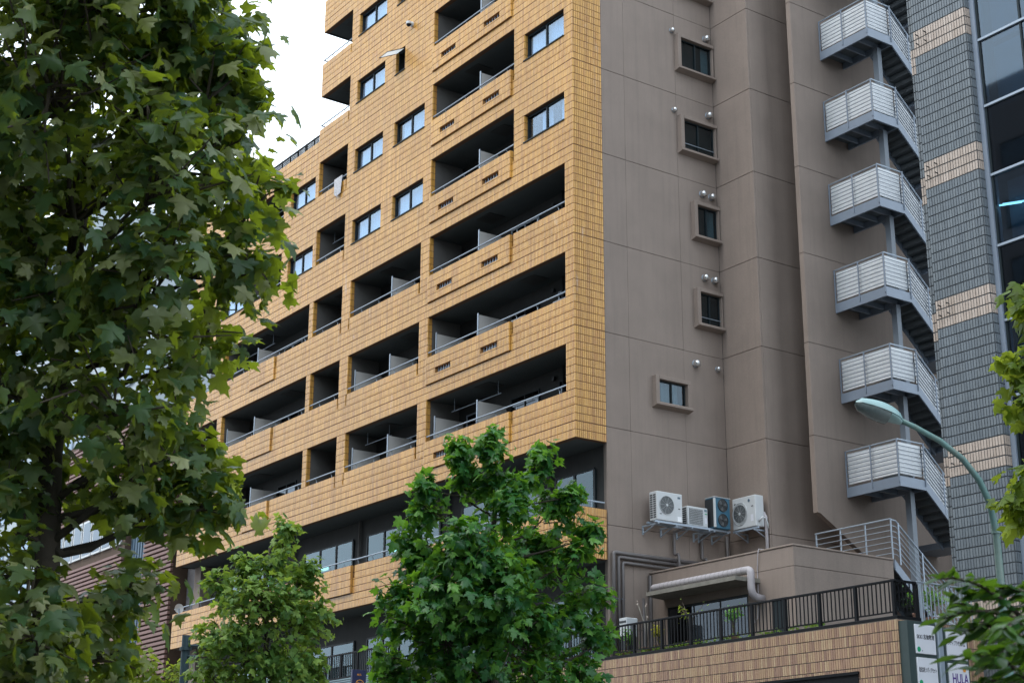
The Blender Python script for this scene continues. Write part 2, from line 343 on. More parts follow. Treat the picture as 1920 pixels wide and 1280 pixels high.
# ================================================================== SETTING
structure(MB().box(-400, 400, -400, 400, -13.35, -13.15).build('ground', 'asphalt'))
structure(MB().box(-200, 200, -25.0 + 0.0, -12.6, -13.15, -13.146).build('road', 'asphalt'))
structure(MB().bbox(-200, 200, -12.5, 40, -13.3, -13.03, 0.02).build('pavement', 'paving'))
structure(MB().bbox(-200, 200, -45, -24.9, -13.3, -13.03, 0.02).build('pavement', 'paving'))
for i in range(-20, 21):
    structure(MB().box(i * 8, i * 8 + 4, -18.9, -18.75, -13.142, -13.138).build('road_marking', 'line'))

# ================================================================== APARTMENT BUILDING
B = thing('apartment_building', 'tall apartment building clad in amber tiles with a plain taupe side wall', 'building', (0, 1.2, -13.03))
XL, XU, WD = -27.15, -16.15, 1.12
TH = 0.18                     # front wall thickness
BACK = 1.3                    # depth of balconies
def zrow(r): return r * RW
# --- openings per storey k: (x0, x1, kind)
def openings(k):
    o = []
    if k >= 3:
        o += [(-2.5, -0.43, 'win'), (-7.93, -3.05, 'bal')]
        if k == 5: o.append((-10.5, -9.85, 'small'))
        else: o.append((-10.47, -8.43, 'win'))
        o += [(-13.3, -11.25, 'win'), (XU if k >= 5 else -16.05, -13.83, 'bal')]
        if k in (3, 4): o += [(-18.35, -16.3, 'win'), (-21.6, -18.9, 'bal'), (-24.2, -22.1, 'win')]
    else:
        o += [(-7.93, -0.43, 'bal'), (-13.24, -8.48, 'bal'), (-16.05, -13.83, 'bal'), (-23.6, -16.35, 'bal'), (XL, -24.0, 'bal')]
    return o
def slots(k):
    if k >= 3:
        s = [(-3.17, -3.05), (-8.0, -7.93), (-13.93, -13.83)]
        return s
    return [(-3.17, -3.06), (-8.0, -7.92), (-13.32, -13.24), (-8.58, -8.48), (-13.93, -13.83), (-18.98, -18.88), (-21.22, -21.12)]
LOUV = [(-7.33, -6.42), (-4.73, -3.81)]
def intervals(x0, x1, holes):
    r = []; c = x0
    for a, b in sorted(holes):
        a, b = max(a, x0), min(b, x1)
        if b <= a: continue
        if a > c + 1e-4: r.append((c, a))
        c = max(c, b)
    if c < x1 - 1e-4: r.append((c, x1))
    return r
KTOP = 7
for k in range(0, KTOP + 1):
    base, til, jam = MB(), MB(), MB()
    xl = XL if k <= 4 else XU
    ops = openings(k); R0 = 12 * k
    def piece(a, b, r0, r1):
        base.box(a, b if b < -.01 else -.0125, 0.012, TH, zrow(r0), zrow(r1)); tiles(til, 1, 0.012, a, b, zrow(r0), zrow(r1))
    sl_ = slots(k); has_panel_holes = [(a, b) for a, b in LOUV]
    rb = R0 - 2
    # spandrel: rows -2..4 ; split at louvre rows and at slot rows
    for r0, r1, h in ((rb, R0 + 1.25, []), (R0 + 1.25, R0 + 2.1, has_panel_holes), (R0 + 2.1, R0 + 2.25, []), (R0 + 2.25, R0 + 4, sl_)):
        for a, b in intervals(xl, 0, h): piece(a, b, r0, r1)
    hol = [(a, b) for a, b, t in ops]; balh = [(a, b) for a, b, t in ops if t == 'bal']
    for a, b in intervals(xl, 0, hol): piece(a, b, R0 + 4, R0 + 8)
    for a, b in intervals(xl, 0, balh): piece(a, b, R0 + 8, R0 + 10)
    for a, b, t in ops:
        if a > xl + .01: tiles(til, 0, a, 0.013, TH, zrow(R0 + 4), zrow(R0 + (10 if t == 'bal' else 8)), tw=.0835)
    for a, b in sl_: tiles(til, 0, a, 0.013, TH, zrow(R0 + 2.25), zrow(R0 + 4), tw=.0835)
    if k == 4:                                            # parapet of the lower left wing
        piece(XL, XU, R0 + 10, R0 + 14)
    if k == KTOP: piece(XU, 0, R0 + 10, R0 + 13)
    # side return
    zt = zrow(R0 + 10) if k < KTOP else zrow(R0 + 13)
    base.box(-TH, -0.012, TH + 0.002, WD, zrow(rb), zt)
    tiles(til, 0, -0.012, 0.012, WD, zrow(rb), zt)
    wl = base.build('facade_wall', 'grout', B); til.build('tile_facing', 'tile', wl, kind='stuff')
    # tiled return of a free parapet end
    if k >= 5 or k <= 2:
        e = MB(); e.box(xl, xl + 0.15, TH + 0.002, BACK, zrow(rb), zrow(R0 + 4)); e.build('end_parapet', 'mortar', B)
    # proud parapet panels
    pans = [(-7.92, -3.18, True)] + ([(-21.05, -18.98, False)] if k <= 2 else [])
    for a, b, lou in pans:
        pb, pt = MB(), MB(); D = 0.065
        hl = LOUV if lou else []
        for r0, r1, h in ((R0 + 0.1, R0 + 1.25, []), (R0 + 1.25, R0 + 2.1, hl), (R0 + 2.1, R0 + 4, [])):
            for u, v in intervals(a, b, h):
                pb.box(u, v, -D + 0.012, -0.003, zrow(r0), zrow(r1)); tiles(pt, 1, -D + 0.012, u, v, zrow(r0), zrow(r1), major=False)
        tiles(pt, 0, b, -D + 0.012, -0.003, zrow(R0 + 0.1), zrow(R0 + 4), major=False)
        pn = pb.build('parapet_panel', 'grout', B); pt.build('tile_facing', 'tile', pn, kind='stuff')
        if lou:
            for u, v in hl:
                g = MB()
                for q in range(6):
                    x = u + (v - u) * (q + 0.5) / 6; g.box(x - 0.012, x + 0.012, 0.02, 0.05, zrow(R0 + 1.25), zrow(R0 + 2.1))
                g.box(u, v, 0.055, 0.08, zrow(R0 + 1.6), zrow(R0 + 1.72)); g.build('grating', 'steel', pn)
    # floor slab / soffit
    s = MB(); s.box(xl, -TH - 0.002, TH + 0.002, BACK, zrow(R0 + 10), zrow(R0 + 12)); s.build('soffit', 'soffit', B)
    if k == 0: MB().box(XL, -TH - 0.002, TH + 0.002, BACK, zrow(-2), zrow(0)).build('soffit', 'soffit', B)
    # balconies
    for (a, b, t) in ops:
        za, zb_ = zrow(R0), zrow(R0 + 10)
        if t == 'bal':
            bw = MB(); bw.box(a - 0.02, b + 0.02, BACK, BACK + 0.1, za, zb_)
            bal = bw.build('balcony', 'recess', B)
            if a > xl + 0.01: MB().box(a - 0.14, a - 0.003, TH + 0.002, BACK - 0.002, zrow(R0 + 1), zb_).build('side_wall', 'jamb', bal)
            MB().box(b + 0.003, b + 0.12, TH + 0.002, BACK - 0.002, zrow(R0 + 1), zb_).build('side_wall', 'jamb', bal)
            rail = MB(); zr_ = zrow(R0 + 4) + 0.20; yr = 0.05
            xe = b - (0.0 if b > -1 else 0.02)
            rail.tube([(a + 0.01, yr, zr_), (xe, yr, zr_)], 0.024, 8)
            nb = max(2, int((b - a) / 1.0)); zp = zrow(R0 + 4)
            for i in range(nb):
                x = a + (b - a) * (i + 0.6) / nb; rail.tube([(x, yr, zr_ - 0.02), (x, yr + 0.05, zr_ - 0.08), (x, 0.11, zp - 0.02)], 0.014, 6)
            if a <= xl + 0.01: rail.tube([(a + 0.02, yr, zr_), (a + 0.02, BACK, zr_)], 0.024, 8)
            rail.build('railing', 'steel', bal)
            if b - a > 3:
                n = 2 if b - a > 4.2 else 1
                for fx in ([0.52, 0.02] if (k <= 1) else [0.52])[:n + 1]:
                    x = a + (min(b, a + 4.9) - a) * fx + 0.12
                    sp = MB().box(x, x + 0.03, TH + 0.03, BACK - 0.004, zrow(R0 + 0.6), zrow(R0 + 7.5)).build('partition_screen', 'screen', bal)
                    MB().box(x - 0.012, x + 0.042, TH + 0.004, TH + 0.028, zrow(R0 + 0.5), zrow(R0 + 7.7)).build('screen_post', 'steel', sp)
                h0 = a + (b - a) * (0.62 if k % 2 else 0.30)
                MB().box(h0, h0 + 0.75, 0.38, 1.0, zrow(R0 + 10) - 0.02, zrow(R0 + 10) - 0.003).build('ceiling_hatch', 'hatch', bal)
                dp = MB().tube([(a + (b - a) * 0.77, BACK - 0.08, za), (a + (b - a) * 0.77, BACK - 0.08, zb_)], 0.045, 8).build('drain_pipe', 'recess', bal)
            elif k != 0: MB().box(b - 1.25, b - 0.55, 0.38, 1.0, zrow(R0 + 10) - 0.02, zrow(R0 + 10) - 0.003).build('ceiling_hatch', 'hatch', bal)
            if b - a > 2 and (k * 7 + int(-a)) % 6 == 1:
                zc = zb_ - .42; u0, u1 = a + (b - a) * .08, a + (b - a) * (.45 if b - a > 4 else .9)
                MB().tube([(u0, .62, zc), (u1, .62, zc)], .015, 6).build('drying_pole', 'steel', bal)
                for u in (u0 + .15, u1 - .15): MB().tube([(u, .62, zc), (u, .62, zb_)], .010, 6).build('pole_hanger', 'steel', bal)
            # sliding doors in the back wall
            nd = max(1, int((b - a) / 2.4))
            for i in range(nd):
                x = a + (b - a) * (i + 0.5) / nd
                if b - a < 1.5: continue
                dr = MB()
                for u0, u1 in ((x - 0.75, x - 0.71), (x - 0.02, x + 0.02), (x + 0.71, x + 0.75)): dr.box(u0, u1, BACK - 0.05, BACK - 0.004, za + 0.05, za + 1.95)
                dr.box(x - 0.708, x + 0.708, BACK - 0.048, BACK - 0.004, za + 1.91, za + 1.948)
                dr = dr.build('balcony_door', 'steel' if (k + i) % 3 == 0 else 'frame', bal)
                MB().box(x - 0.70, x + 0.70, BACK - 0.025, BACK - 0.012, za + 0.06, za + 1.90).build('pane', 'glass_dark', dr)
            for i in range(2 if b - a > 3 else 1):
                x = a + (b - a) * (0.2 + 0.5 * i); MB().disc((x, BACK, zb_ - 0.3), 1, 0.07, -0.09, -0.003, 12).build('vent_cap', 'ac_dark', bal)
        else:
            z0, z1 = zrow(R0 + 4.15), zrow(R0 + 7.9)
            f = MB(); fw = 0.05; yf0, yf1 = 0.125, 0.20
            f.box(a + 0.005, b - 0.005, yf0, yf1, z0 - 0.01, z0 + fw); f.box(a + 0.005, b - 0.005, yf0, yf1, z1 - fw, z1 + 0.015)
            f.box(a + 0.005, a + fw, yf0, yf1, z0 + fw + .001, z1 - fw - .001); f.box(b - fw, b - 0.005, yf0, yf1, z0 + fw + .001, z1 - fw - .001)
            if t == 'win': f.box((a + b) / 2 - 0.03, (a + b) / 2 + 0.03, yf0 - 0.01, yf1, z0 + fw + .001, z1 - fw - .001)
            wo = f.build('window', 'frame', B)
            MB().box(a - 0.02, b + 0.02, -0.035, 0.19, z0 - 0.045, z0 - 0.012).build('sill', 'frame', wo)
            mid = (a + b) / 2
            if t == 'win':
                MB().box(a + fw, mid - 0.03, 0.175, 0.181, z0 + fw, z1 - fw).build('pane', 'glass', wo)
                MB().box(mid + 0.03, b - fw, 0.150, 0.156, z0 + fw, z1 - fw).build('pane', 'glass', wo)
            else:                                          # awning window pushed open
                h = z1 - z0; sn = MB(); ang = math.radians(62)
                def P(u, d, off=0.0): return (u, 0.05 - math.sin(ang) * d - off * math.cos(ang), z1 - 0.02 - math.cos(ang) * d + off * math.sin(ang) * -1)
                for u0, u1, d0, d1 in ((a + .02, a + .06, 0, h), (b - .06, b - .02, 0, h), (a + .061, b - .061, 0, .05), (a + .061, b - .061, h - .05, h)):
                    n = len(sn.v); sn.v += [P(u0, d0), P(u1, d0), P(u1, d1), P(u0, d1), P(u0, d0, .03), P(u1, d0, .03), P(u1, d1, .03), P(u0, d1, .03)]
                    sn.f += [(n, n + 1, n + 2, n + 3), (n + 7, n + 6, n + 5, n + 4), (n, n + 4, n + 5, n + 1), (n + 1, n + 5, n + 6, n + 2), (n + 2, n + 6, n + 7, n + 3), (n + 3, n + 7, n + 4, n)]
                so = sn.build('sash', 'frame', wo)
                gp = MB(); gp.v = [P(a + .06, .05, .015), P(b - .06, .05, .015), P(b - .06, h - .05, .015), P(a + .06, h - .05, .015)]; gp.f = [(0, 1, 2, 3)]; gp.build('pane', 'frosted', so)
            # room behind: curtain and dark box
            rm = MB(); rm.box(a, b, 0.75, 0.8, z0 - .1, z1 + .1); rm.box(a, b, 0.205, 0.75, z1 + 0.02, z1 + .05); rm.box(a, b, 0.205, 0.75, z0 - .05, z0 - .02); rm.box(a - 0.03, a, 0.205, 0.75, z0, z1); rm.box(b, b + 0.03, 0.205, 0.75, z0, z1)
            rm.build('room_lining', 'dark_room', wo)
            if t == 'win':
                style = {(-2.5, 4): 'both', (-2.5, 3): 'open'}.get((a, k), random.choice(['both', 'both', 'right', 'both']))
                spans = {'both': [(a + 0.03, b - 0.03)], 'right': [(a + 0.25, b - 0.03)], 'open': [(a + 0.62, a + 1.15), (a + 1.62, b - 0.03)]}[style]
                for u0, u1 in spans:
                    c = MB(); n = max(8, int((u1 - u0) / 0.03)); c.v = []
                    for i in range(n + 1):
                        u = u0 + (u1 - u0) * i / n; yy = 0.27 + 0.022 * math.sin(u * 46 + 1.3 * math.sin(u * 9)) + 0.008 * math.sin(u * 17)
                        c.v += [(u, yy, z0 + 0.03), (u, yy * 0.7 + 0.08, z1)]
                    c.f = [(2 * i, 2 * i + 2, 2 * i + 3, 2 * i + 1) for i in range(n)]
                    c.build('curtain', 'curtain', wo, smooth=True)
# body behind the balconies
core = MB()
core.box(XL, -0.2, BACK + 0.102, 13.0, -13.0, zrow(62)); core.box(XU, -0.2, BACK + 0.103, 12.9, zrow(62) + 0.01, zrow(100))
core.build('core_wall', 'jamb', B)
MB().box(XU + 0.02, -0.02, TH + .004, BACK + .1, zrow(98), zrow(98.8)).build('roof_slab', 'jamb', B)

# --- office storeys under the amber cladding (k = -1): parapet band, windows, open corner
pz0, pz1 = zrow(-16.2), zrow(-10.2)
pb, pt = MB(), MB()
for a, b, r0, r1 in [(XL, 0, -16.2, -12.0), (XL, -12.35, -12.0, -10.2), (-12.23, 0, -12.0, -10.2)]:
    pb.box(a, b if b < -.01 else -.0125, 0.012, TH, zrow(r0), zrow(r1)); tiles(pt, 1, 0.012, a, b, zrow(r0), zrow(r1), zbase=zrow(-14.2))
pb.box(-TH, -0.012, TH + .002, WD - 0.04, pz0, pz1); tiles(pt, 0, -0.012, 0.012, WD - 0.04, pz0, pz1, zbase=zrow(-14.2))
po = pb.build('facade_wall', 'grout_low', B); pt.build('tile_facing', 'tile', po, kind='stuff')
pb, pt = MB(), MB(); pb.box(-15.0, -12.36, -0.075, -0.003, zrow(-14.15), pz1); tiles(pt, 1, -0.075, -15.0, -12.36, zrow(-14.15), pz1, zbase=zrow(-14.2), major=False)
tiles(pt, 0, -12.36, -0.075, -0.003, zrow(-14.15), pz1, major=False)
po = pb.build('parapet_panel', 'grout_low', B); pt.build('tile_facing', 'tile', po, kind='stuff')
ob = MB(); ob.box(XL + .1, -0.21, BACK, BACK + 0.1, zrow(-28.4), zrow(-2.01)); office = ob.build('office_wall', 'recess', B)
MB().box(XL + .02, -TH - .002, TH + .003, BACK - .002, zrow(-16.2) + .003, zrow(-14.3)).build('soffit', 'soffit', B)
MB().box(-26.9, -26.3, 0.75, 1.29, zrow(-28.4), zrow(-2.02)).build('pier', 'plaster', B)
rl = MB(); zr_ = pz1 + 0.2
rl.tube([(XL + .05, BACK, zr_), (XL + .05, 0.05, zr_), (-15.0, 0.05, zr_), (-14.9, -0.03, zr_), (-12.4, -0.03, zr_), (-12.3, 0.05, zr_), (-0.08, 0.05, zr_), (-0.08, WD - .05, zr_)], 0.024, 8)
for i in range(28): rl.tube([(-0.6 - i * 0.96, 0.05, zr_ - .02), (-0.6 - i * 0.96, 0.11, pz1 - .02)], 0.013, 6)
rl.tube([(-0.08, 0.6, zr_), (-0.08, 0.6, pz1 - .02)], 0.013, 6)
rl.build('railing', 'steel', B)
def office_window(x0, x1, z0, z1, n, glass='glass_teal', y=BACK, lamps=0):
    f = MB(); fw = 0.06; p = []
    f.box(x0, x1, y - .06, y - .004, z1 - fw, z1); f.box(x0, x1, y - .06, y - .004, z0, z0 + fw)
    for i in range(n + 1):
        x = x0 + (x1 - x0) * i / n; f.box(x - .045, x + .045, y - .065, y - .004, z0 + fw + .001, z1 - fw - .001)
    wo = f.build('window', 'frame', office)
    MB().box(x0 + .02, x1 - .02, y - .012, y - .006, z0 + .02, z1 - .02).build('blind', 'curtain_dim', wo)
    for i in range(n):
        a = x0 + (x1 - x0) * i / n + .046; b = x0 + (x1 - x0) * (i + 1) / n - .046
        MB().box(a, b, y - .04, y - .034, z0 + fw, z1 - fw).build('pane', glass, wo)
    for i in range(lamps):
        x = x0 + (x1 - x0) * (0.35 + 0.45 * i); MB().box(x, x + .55, y - .030, y - .022, z1 - .85, z1 - .72).build('lit_lamp', 'tube', wo)
M['curtain_dim'] = paint('dim_interior', (0.07, 0.125, 0.125), 0.8, 0.3, 1.2)
for x0, x1, n, lp in ((-2.6, -0.75, 2, 0), (-7.6, -3.4, 3, 0), (-13.6, -8.9, 4, 1), (-18.2, -14.6, 3, 1), (-24.5, -20.0, 3, 0)):
    office_window(x0, x1, zrow(-14.0), zrow(-4.4), n, lamps=lp)
for x0, x1, n in ((-3.3, -0.6, 2), (-8.0, -4.2, 3), (-13.4, -9.2, 4), (-17.4, -14.3, 2), (-23.5, -19.0, 3)):
    office_window(x0, x1, zrow(-27.9), zrow(-19.6), n)
for x in (-2.9, -8.4, -14.1, -19.0): MB().tube([(x, BACK - .08, zrow(-14.2)), (x, BACK - .08, zrow(-2.05))], 0.05, 8).build('drain_pipe', 'jamb', office)

# --- plain side wall: plaster panels between recessed joints
def panel(y0, y1, z0, z1, holes=(), x=0.0, t=0.06, name='wall_panel'):
    g = 0.006; mb = MB(); y0 += .0025; y1 -= .0025; z0 += g; z1 -= g
    zs = sorted({z0, z1, *[h[2] for h in holes], *[h[3] for h in holes]})
    if not holes: mb.bbox(x - t, x, y0, y1, z0, z1, 0.006)
    else:
        for a, b in zip(zs[:-1], zs[1:]):
            hh = [(h[0], h[1]) for h in holes if h[2] <= a + 1e-6 and h[3] >= b - 1e-6]
            for u, v in intervals(y0, y1, hh): mb.box(x - t, x, u, v, a, b)
    return mb.build(name, 'plaster', B)
SW = [  # side windows: outer y0,y1,z0,z1 (surround) and glass insets
    (4.15, 5.70, 12.22, 13.50), (4.18, 5.70, 9.36, 10.64), (4.63, 5.70, 6.54, 7.80), (4.63, 5.70, 3.66, 4.92), (2.87, 4.25, 0.88, 1.82), (4.15, 5.70, 15.05, 16.35), (4.18, 5.70, 17.9, 19.18)]
YJ = [WD + 0.004, 2.02, 4.15, 5.75]
ZJ = [-6.7, -3.55 + .0] + [FH * k for k in range(-1, 9)]
ZJ = sorted({-6.7, *[FH * k for k in range(-2, 9)], })
ZJ[0] = -6.72; ZJ = [z for z in ZJ if z >= -6.72]
for z0, z1 in zip(ZJ[:-1], ZJ[1:]):
    for y0, y1 in zip(YJ[:-1], YJ[1:]):
        hs_ = []
        for wy0, wy1, wz0, wz1 in SW:
            h = (wy0 + 0.15, wy1 - 0.06, wz0 + 0.14, wz1 - 0.12)
            a, b = max(h[0], y0), min(h[1], y1); c, d = max(h[2], z0), min(h[3], z1)
            if b - a > 0.01 and d - c > 0.01: hs_.append((a, b, c, d))
        panel(y0, y1, z0, z1, hs_)
    mb = MB().bbox(0.007, 1.68, 5.751, 5.82, z0 + .007, z1 - .007, .006); mb.build('wall_panel', 'plaster', B)
    mb = MB().bbox(1.63, 1.69, 5.822, 14, z0 + .007, z1 - .007, .006); mb.build('wall_panel', 'plaster', B)
    if z0 >= -0.01:
        MB().bbox(2.62, 2.80, 6.6, 13.5, z0 + .006, z1 - .006, .008).build('wing_panel', 'plaster', B)
    elif abs(z0 + FH) < 0.01:                              # foot of the wing wall with its raking underside
        MB().prism([(6.6, -0.006), (13.5, -0.006), (13.5, -6.3), (6.72, -2.3), (6.6, -2.28)], 0, 2.62, 2.80).build('wing_panel', 'plaster', B)
bk = MB(); bk.box(-0.16, -0.064, WD + .01, 5.74, -6.7, 22.7); bk.box(0.01, 1.62, 5.83, 5.95, -6.7, 22.7); bk.box(1.5, 1.624, 5.96, 14, -6.7, 22.7); bk.box(2.64, 2.78, 6.62, 13.4, 0.0, 22.7)
# holes are in front of a backing, so carve the backing away behind the windows by splitting it
bk = MB()
for z0, z1 in zip([-6.7] + sorted([w[3] for w in SW]), sorted([w[2] for w in SW]) + [22.7]):
    bk.box(-0.16, -0.064, WD + .01, 5.74, z0, z1)
bk.box(0.01, 1.62, 5.83, 5.95, -6.7, 22.7); bk.box(1.5, 1.624, 5.96, 14, -6.7, 22.7); bk.box(2.64, 2.78, 6.63, 13.4, 0.0, 22.7)
bk.build('wall_backing', 'joint', B)
MB().box(1.70, 2.60, 8.6, 8.8, -6.7, 22.7).build('added_slot_wall', 'plaster', B)  # unseen wall added to stop light entering the slot from behind
MB().box(1.70, 2.61, 6.62, 8.8, 22.5, 22.7).build('added_slot_cap', 'plaster', B)  # unseen lid, added to keep sky light out of the slot
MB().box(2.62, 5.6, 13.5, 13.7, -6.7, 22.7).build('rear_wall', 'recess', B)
for i, (y0, y1, z0, z1) in enumerate(SW):
    d = 0.19; f = MB()
    f.bbox(0.002, d, y0, y0 + 0.14, z0 + .13, z1, .008); f.bbox(0.002, d, y0 + .141, y1 - .001, z1 - 0.115, z1, .008)
    f.prism([(0.002, z0 - 0.03), (0.002, z0 + .128), (d, z0 + .128), (d + .05, z0 + .09), (d + .05, z0 + .03)], 1, y0 - .02, y1 + (0.03 if i == 4 else 0.0))
    if i == 4: f.bbox(0.002, d, y1 - .13, y1, z0 + .13, z1 - .116, .008)
    else: f.bbox(0.002, d * 0.8, y1 - .05, y1, z0 + .13, z1 - .116, .006)
    wo = f.build('window', 'plaster', B)
    a, b, c, e = y0 + .15, y1 - (.15 if i == 4 else .06), z0 + .14, z1 - .12
    fr = MB(); x0_, x1_ = 0.005, 0.06
    fr.box(x0_, x1_, a, b, c, c + .04); fr.box(x0_, x1_, a, b, e - .04, e); fr.box(x0_, x1_, a, a + .04, c + .041, e - .041); fr.box(x0_, x1_, b - .04, b, c + .041, e - .041); fr.box(x0_, x1_ + .01, (a + b) / 2 - .025, (a + b) / 2 + .025, c + .041, e - .041)
    fr.build('sash_frame', 'frame', wo)
    MB().box(.028, .034, a + .04, (a + b) / 2 - .026, c + .04, e - .04).build('pane', 'glass_side', wo) if 'glass_side' in M else None
    M.setdefault('glass_side', glassmat('side_glass', (0.45, 0.55, 0.58), 1.42))
    if i == 0: MB().box(.028, .034, a + .04, (a + b) / 2 - .026, c + .04, e - .04).build('pane', 'glass_side', wo)
    MB().box(.040, .046, (a + b) / 2 + .026, b - .04, c + .04, e - .04).build('pane', 'glass_side', wo)
    rm = MB(); rm.box(-.9, -.85, y0 - .3, y1 + .1, z0, z1 + .2); rm.box(-.85, -.165, y0 - .3, y1 + .1, z1 + .1, z1 + .15); rm.box(-.85, -.165, y0 - .3, y1 + .1, z0 - .05, z0); rm.box(-.85, -.165, y1 + .1, y1 + .13, z0, z1 + .1); rm.box(-.85, -.165, y0 - .33, y0 - .3, z0, z1 + .1)
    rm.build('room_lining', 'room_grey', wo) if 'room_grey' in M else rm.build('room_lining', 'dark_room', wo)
    if i in (0, 2, 4):
        u0, u1 = (b - .32, b - .03) if i != 4 else (a + .22, b - .22)
        c_ = MB(); n = 14
        for q in range(n + 1):
            u = u0 + (u1 - u0) * q / n; xx = -.06 + .015 * math.sin(q * 1.9); c_.v += [(xx, u, c), (xx, u, e)]
        c_.f = [(2 * q, 2 * q + 2, 2 * q + 3, 2 * q + 1) for q in range(n)]; c_.build('curtain', 'curtain', wo, smooth=True)
    if i in (1, 3): MB().tube([(.08, a, c + .22), (.08, b, c + .22)], .012, 6).build('guard_bar', 'steel', wo)
# vent hoods on the side wall
def hood(y, z, s=1.0):
    m = MB(); r = .085 * s; n = 10; D = .17 * s
    prof = [(0, r * 1.0), (D * .6, r * 1.0), (D * .9, r * .75), (D, r * .3)]
    for i, (xx, rr) in enumerate(prof):
        for j in range(n + 1):
            t = math.pi * j / n; m.v.append((xx + .004, y + rr * math.cos(t), z + rr * math.sin(t)))
        m.v.append((xx + .004, y - rr, z - r * 1.1)); m.v.append((xx + .004, y + rr, z - r * 1.1))
    k = n + 3
    for i in range(3):
        for j in range(k): a_ = i * k + j; b_ = i * k + (j + 1) % k; m.f.append((a_, b_, b_ + k, a_ + k))
    m.f.append(tuple(range(3 * k, 4 * k)))
    h = m.build('vent_hood', 'chrome', B, smooth=True)
    MB().disc((0, y, z - r * .1), 0, r * 1.25, .001, .012, 16).build('flange', 'steel', h)
for y, z, s in ((4.04, 13.62, .8), (5.5, 13.77, 1.1), (4.04, 10.8, .8), (5.5, 11.01, 1.1), (5.12, 8.18, 1.05), (5.5, 8.17, 1.05), (5.10, 5.37, 1.05), (5.5, 5.36, 1.05), (4.6, 2.5, 1.1), (5.5, 2.48, .8), (4.04, 16.5, .8)): hood(y, z, s)
# roof railings of the left wing
rr = MB(); zt = zrow(62)
rr.box(XL, XU - .1, .06, .10, zt + .31, zt + .35)
for i in range(110):
    x = XU - .12 - i * .1; rr.box(x - .012, x + .012, .065, .095, zt, zt + .309)
rr.build('parapet_railing', 'black', B)
rr = MB()
for z in (zt + .82, zt + .42): rr.box(XU - 6.5, XU + 2.2 if z > zt + .8 and False else XU - .05, .55, .58, z, z + .03)
for i in range(10): rr.box(XU - .08 - i * .7, XU - .05 - i * .7, .54, .59, zt, zt + .86)
for i in range(9):
    z = zt + .08 + i * .085; rr.box(XU - 6.4, XU - .06, .56, .568, z, z + .012)
rr.build('roof_fence', 'frame', B)
# dome camera on the facade
dc = MB(); dc.disc((-9.39, 0, zrow(70.7)), 1, .1, -.05, -.002, 16); dc.tube([(-9.39, -.16, zrow(70.7) + .06), (-9.39, -.16, zrow(70.7) - .04)], .1, 16)
do = dc.build('dome_camera', 'ac_white', B); MB().tube([(-9.39, -.16, zrow(70.7) - .041), (-9.39, -.16, zrow(70.7) - .09), (-9.39, -.16, zrow(70.7) - .13)], [.088, .07, .02], 16).build('lens_dome', 'black', do, smooth=True)
# grey service pipes on the side wall
for y, zt_, ye, r in ((1.22, -3.62, 4.9, .055), (1.40, -3.74, 4.6, .05), (1.55, -3.88, 4.2, .045)):
    MB().tube([(.1, y, -6.66), (.1, y, zt_ - .06), (.1, y + .015, zt_ - .015), (.1, y + .06, zt_), (.1, ye, zt_)], r, 10).build('service_pipe', 'pipe', B, smooth=True)
    for z in (-5.9, -4.9): MB().box(.005, .12, y - r - .01, y + r + .01, z - .012, z + .012).build('pipe_clip', 'steel', B)
for y, z0, z1 in ((3.47, -3.42, -2.7), (4.54, -3.45, -2.72)):
    MB().tube([(.45, y + .2, z1), (.3, y + .1, z1 - .03), (.12, y, z1 - .1), (.1, y, z1 - .2), (.1, y, z0), (.16, y, z0 - .05), (.28, y - .01, z0 - .05), (.3, y - .01, z0 - .1), (.3, y - .01, z0 - .65)], .045, 10).build('service_pipe', 'pipe', B, smooth=True)
MB().tube([(.1, 5.55, -2.7), (.1, 5.55, -4.0)], .05, 10).build('service_pipe', 'pipe', B, smooth=True)
MB().tube([(1.55, 5.66, -2.2), (1.64, 5.66, -2.35), (1.64, 5.66, -4.1)], .05, 10).build('service_pipe', 'duct', B, smooth=True)

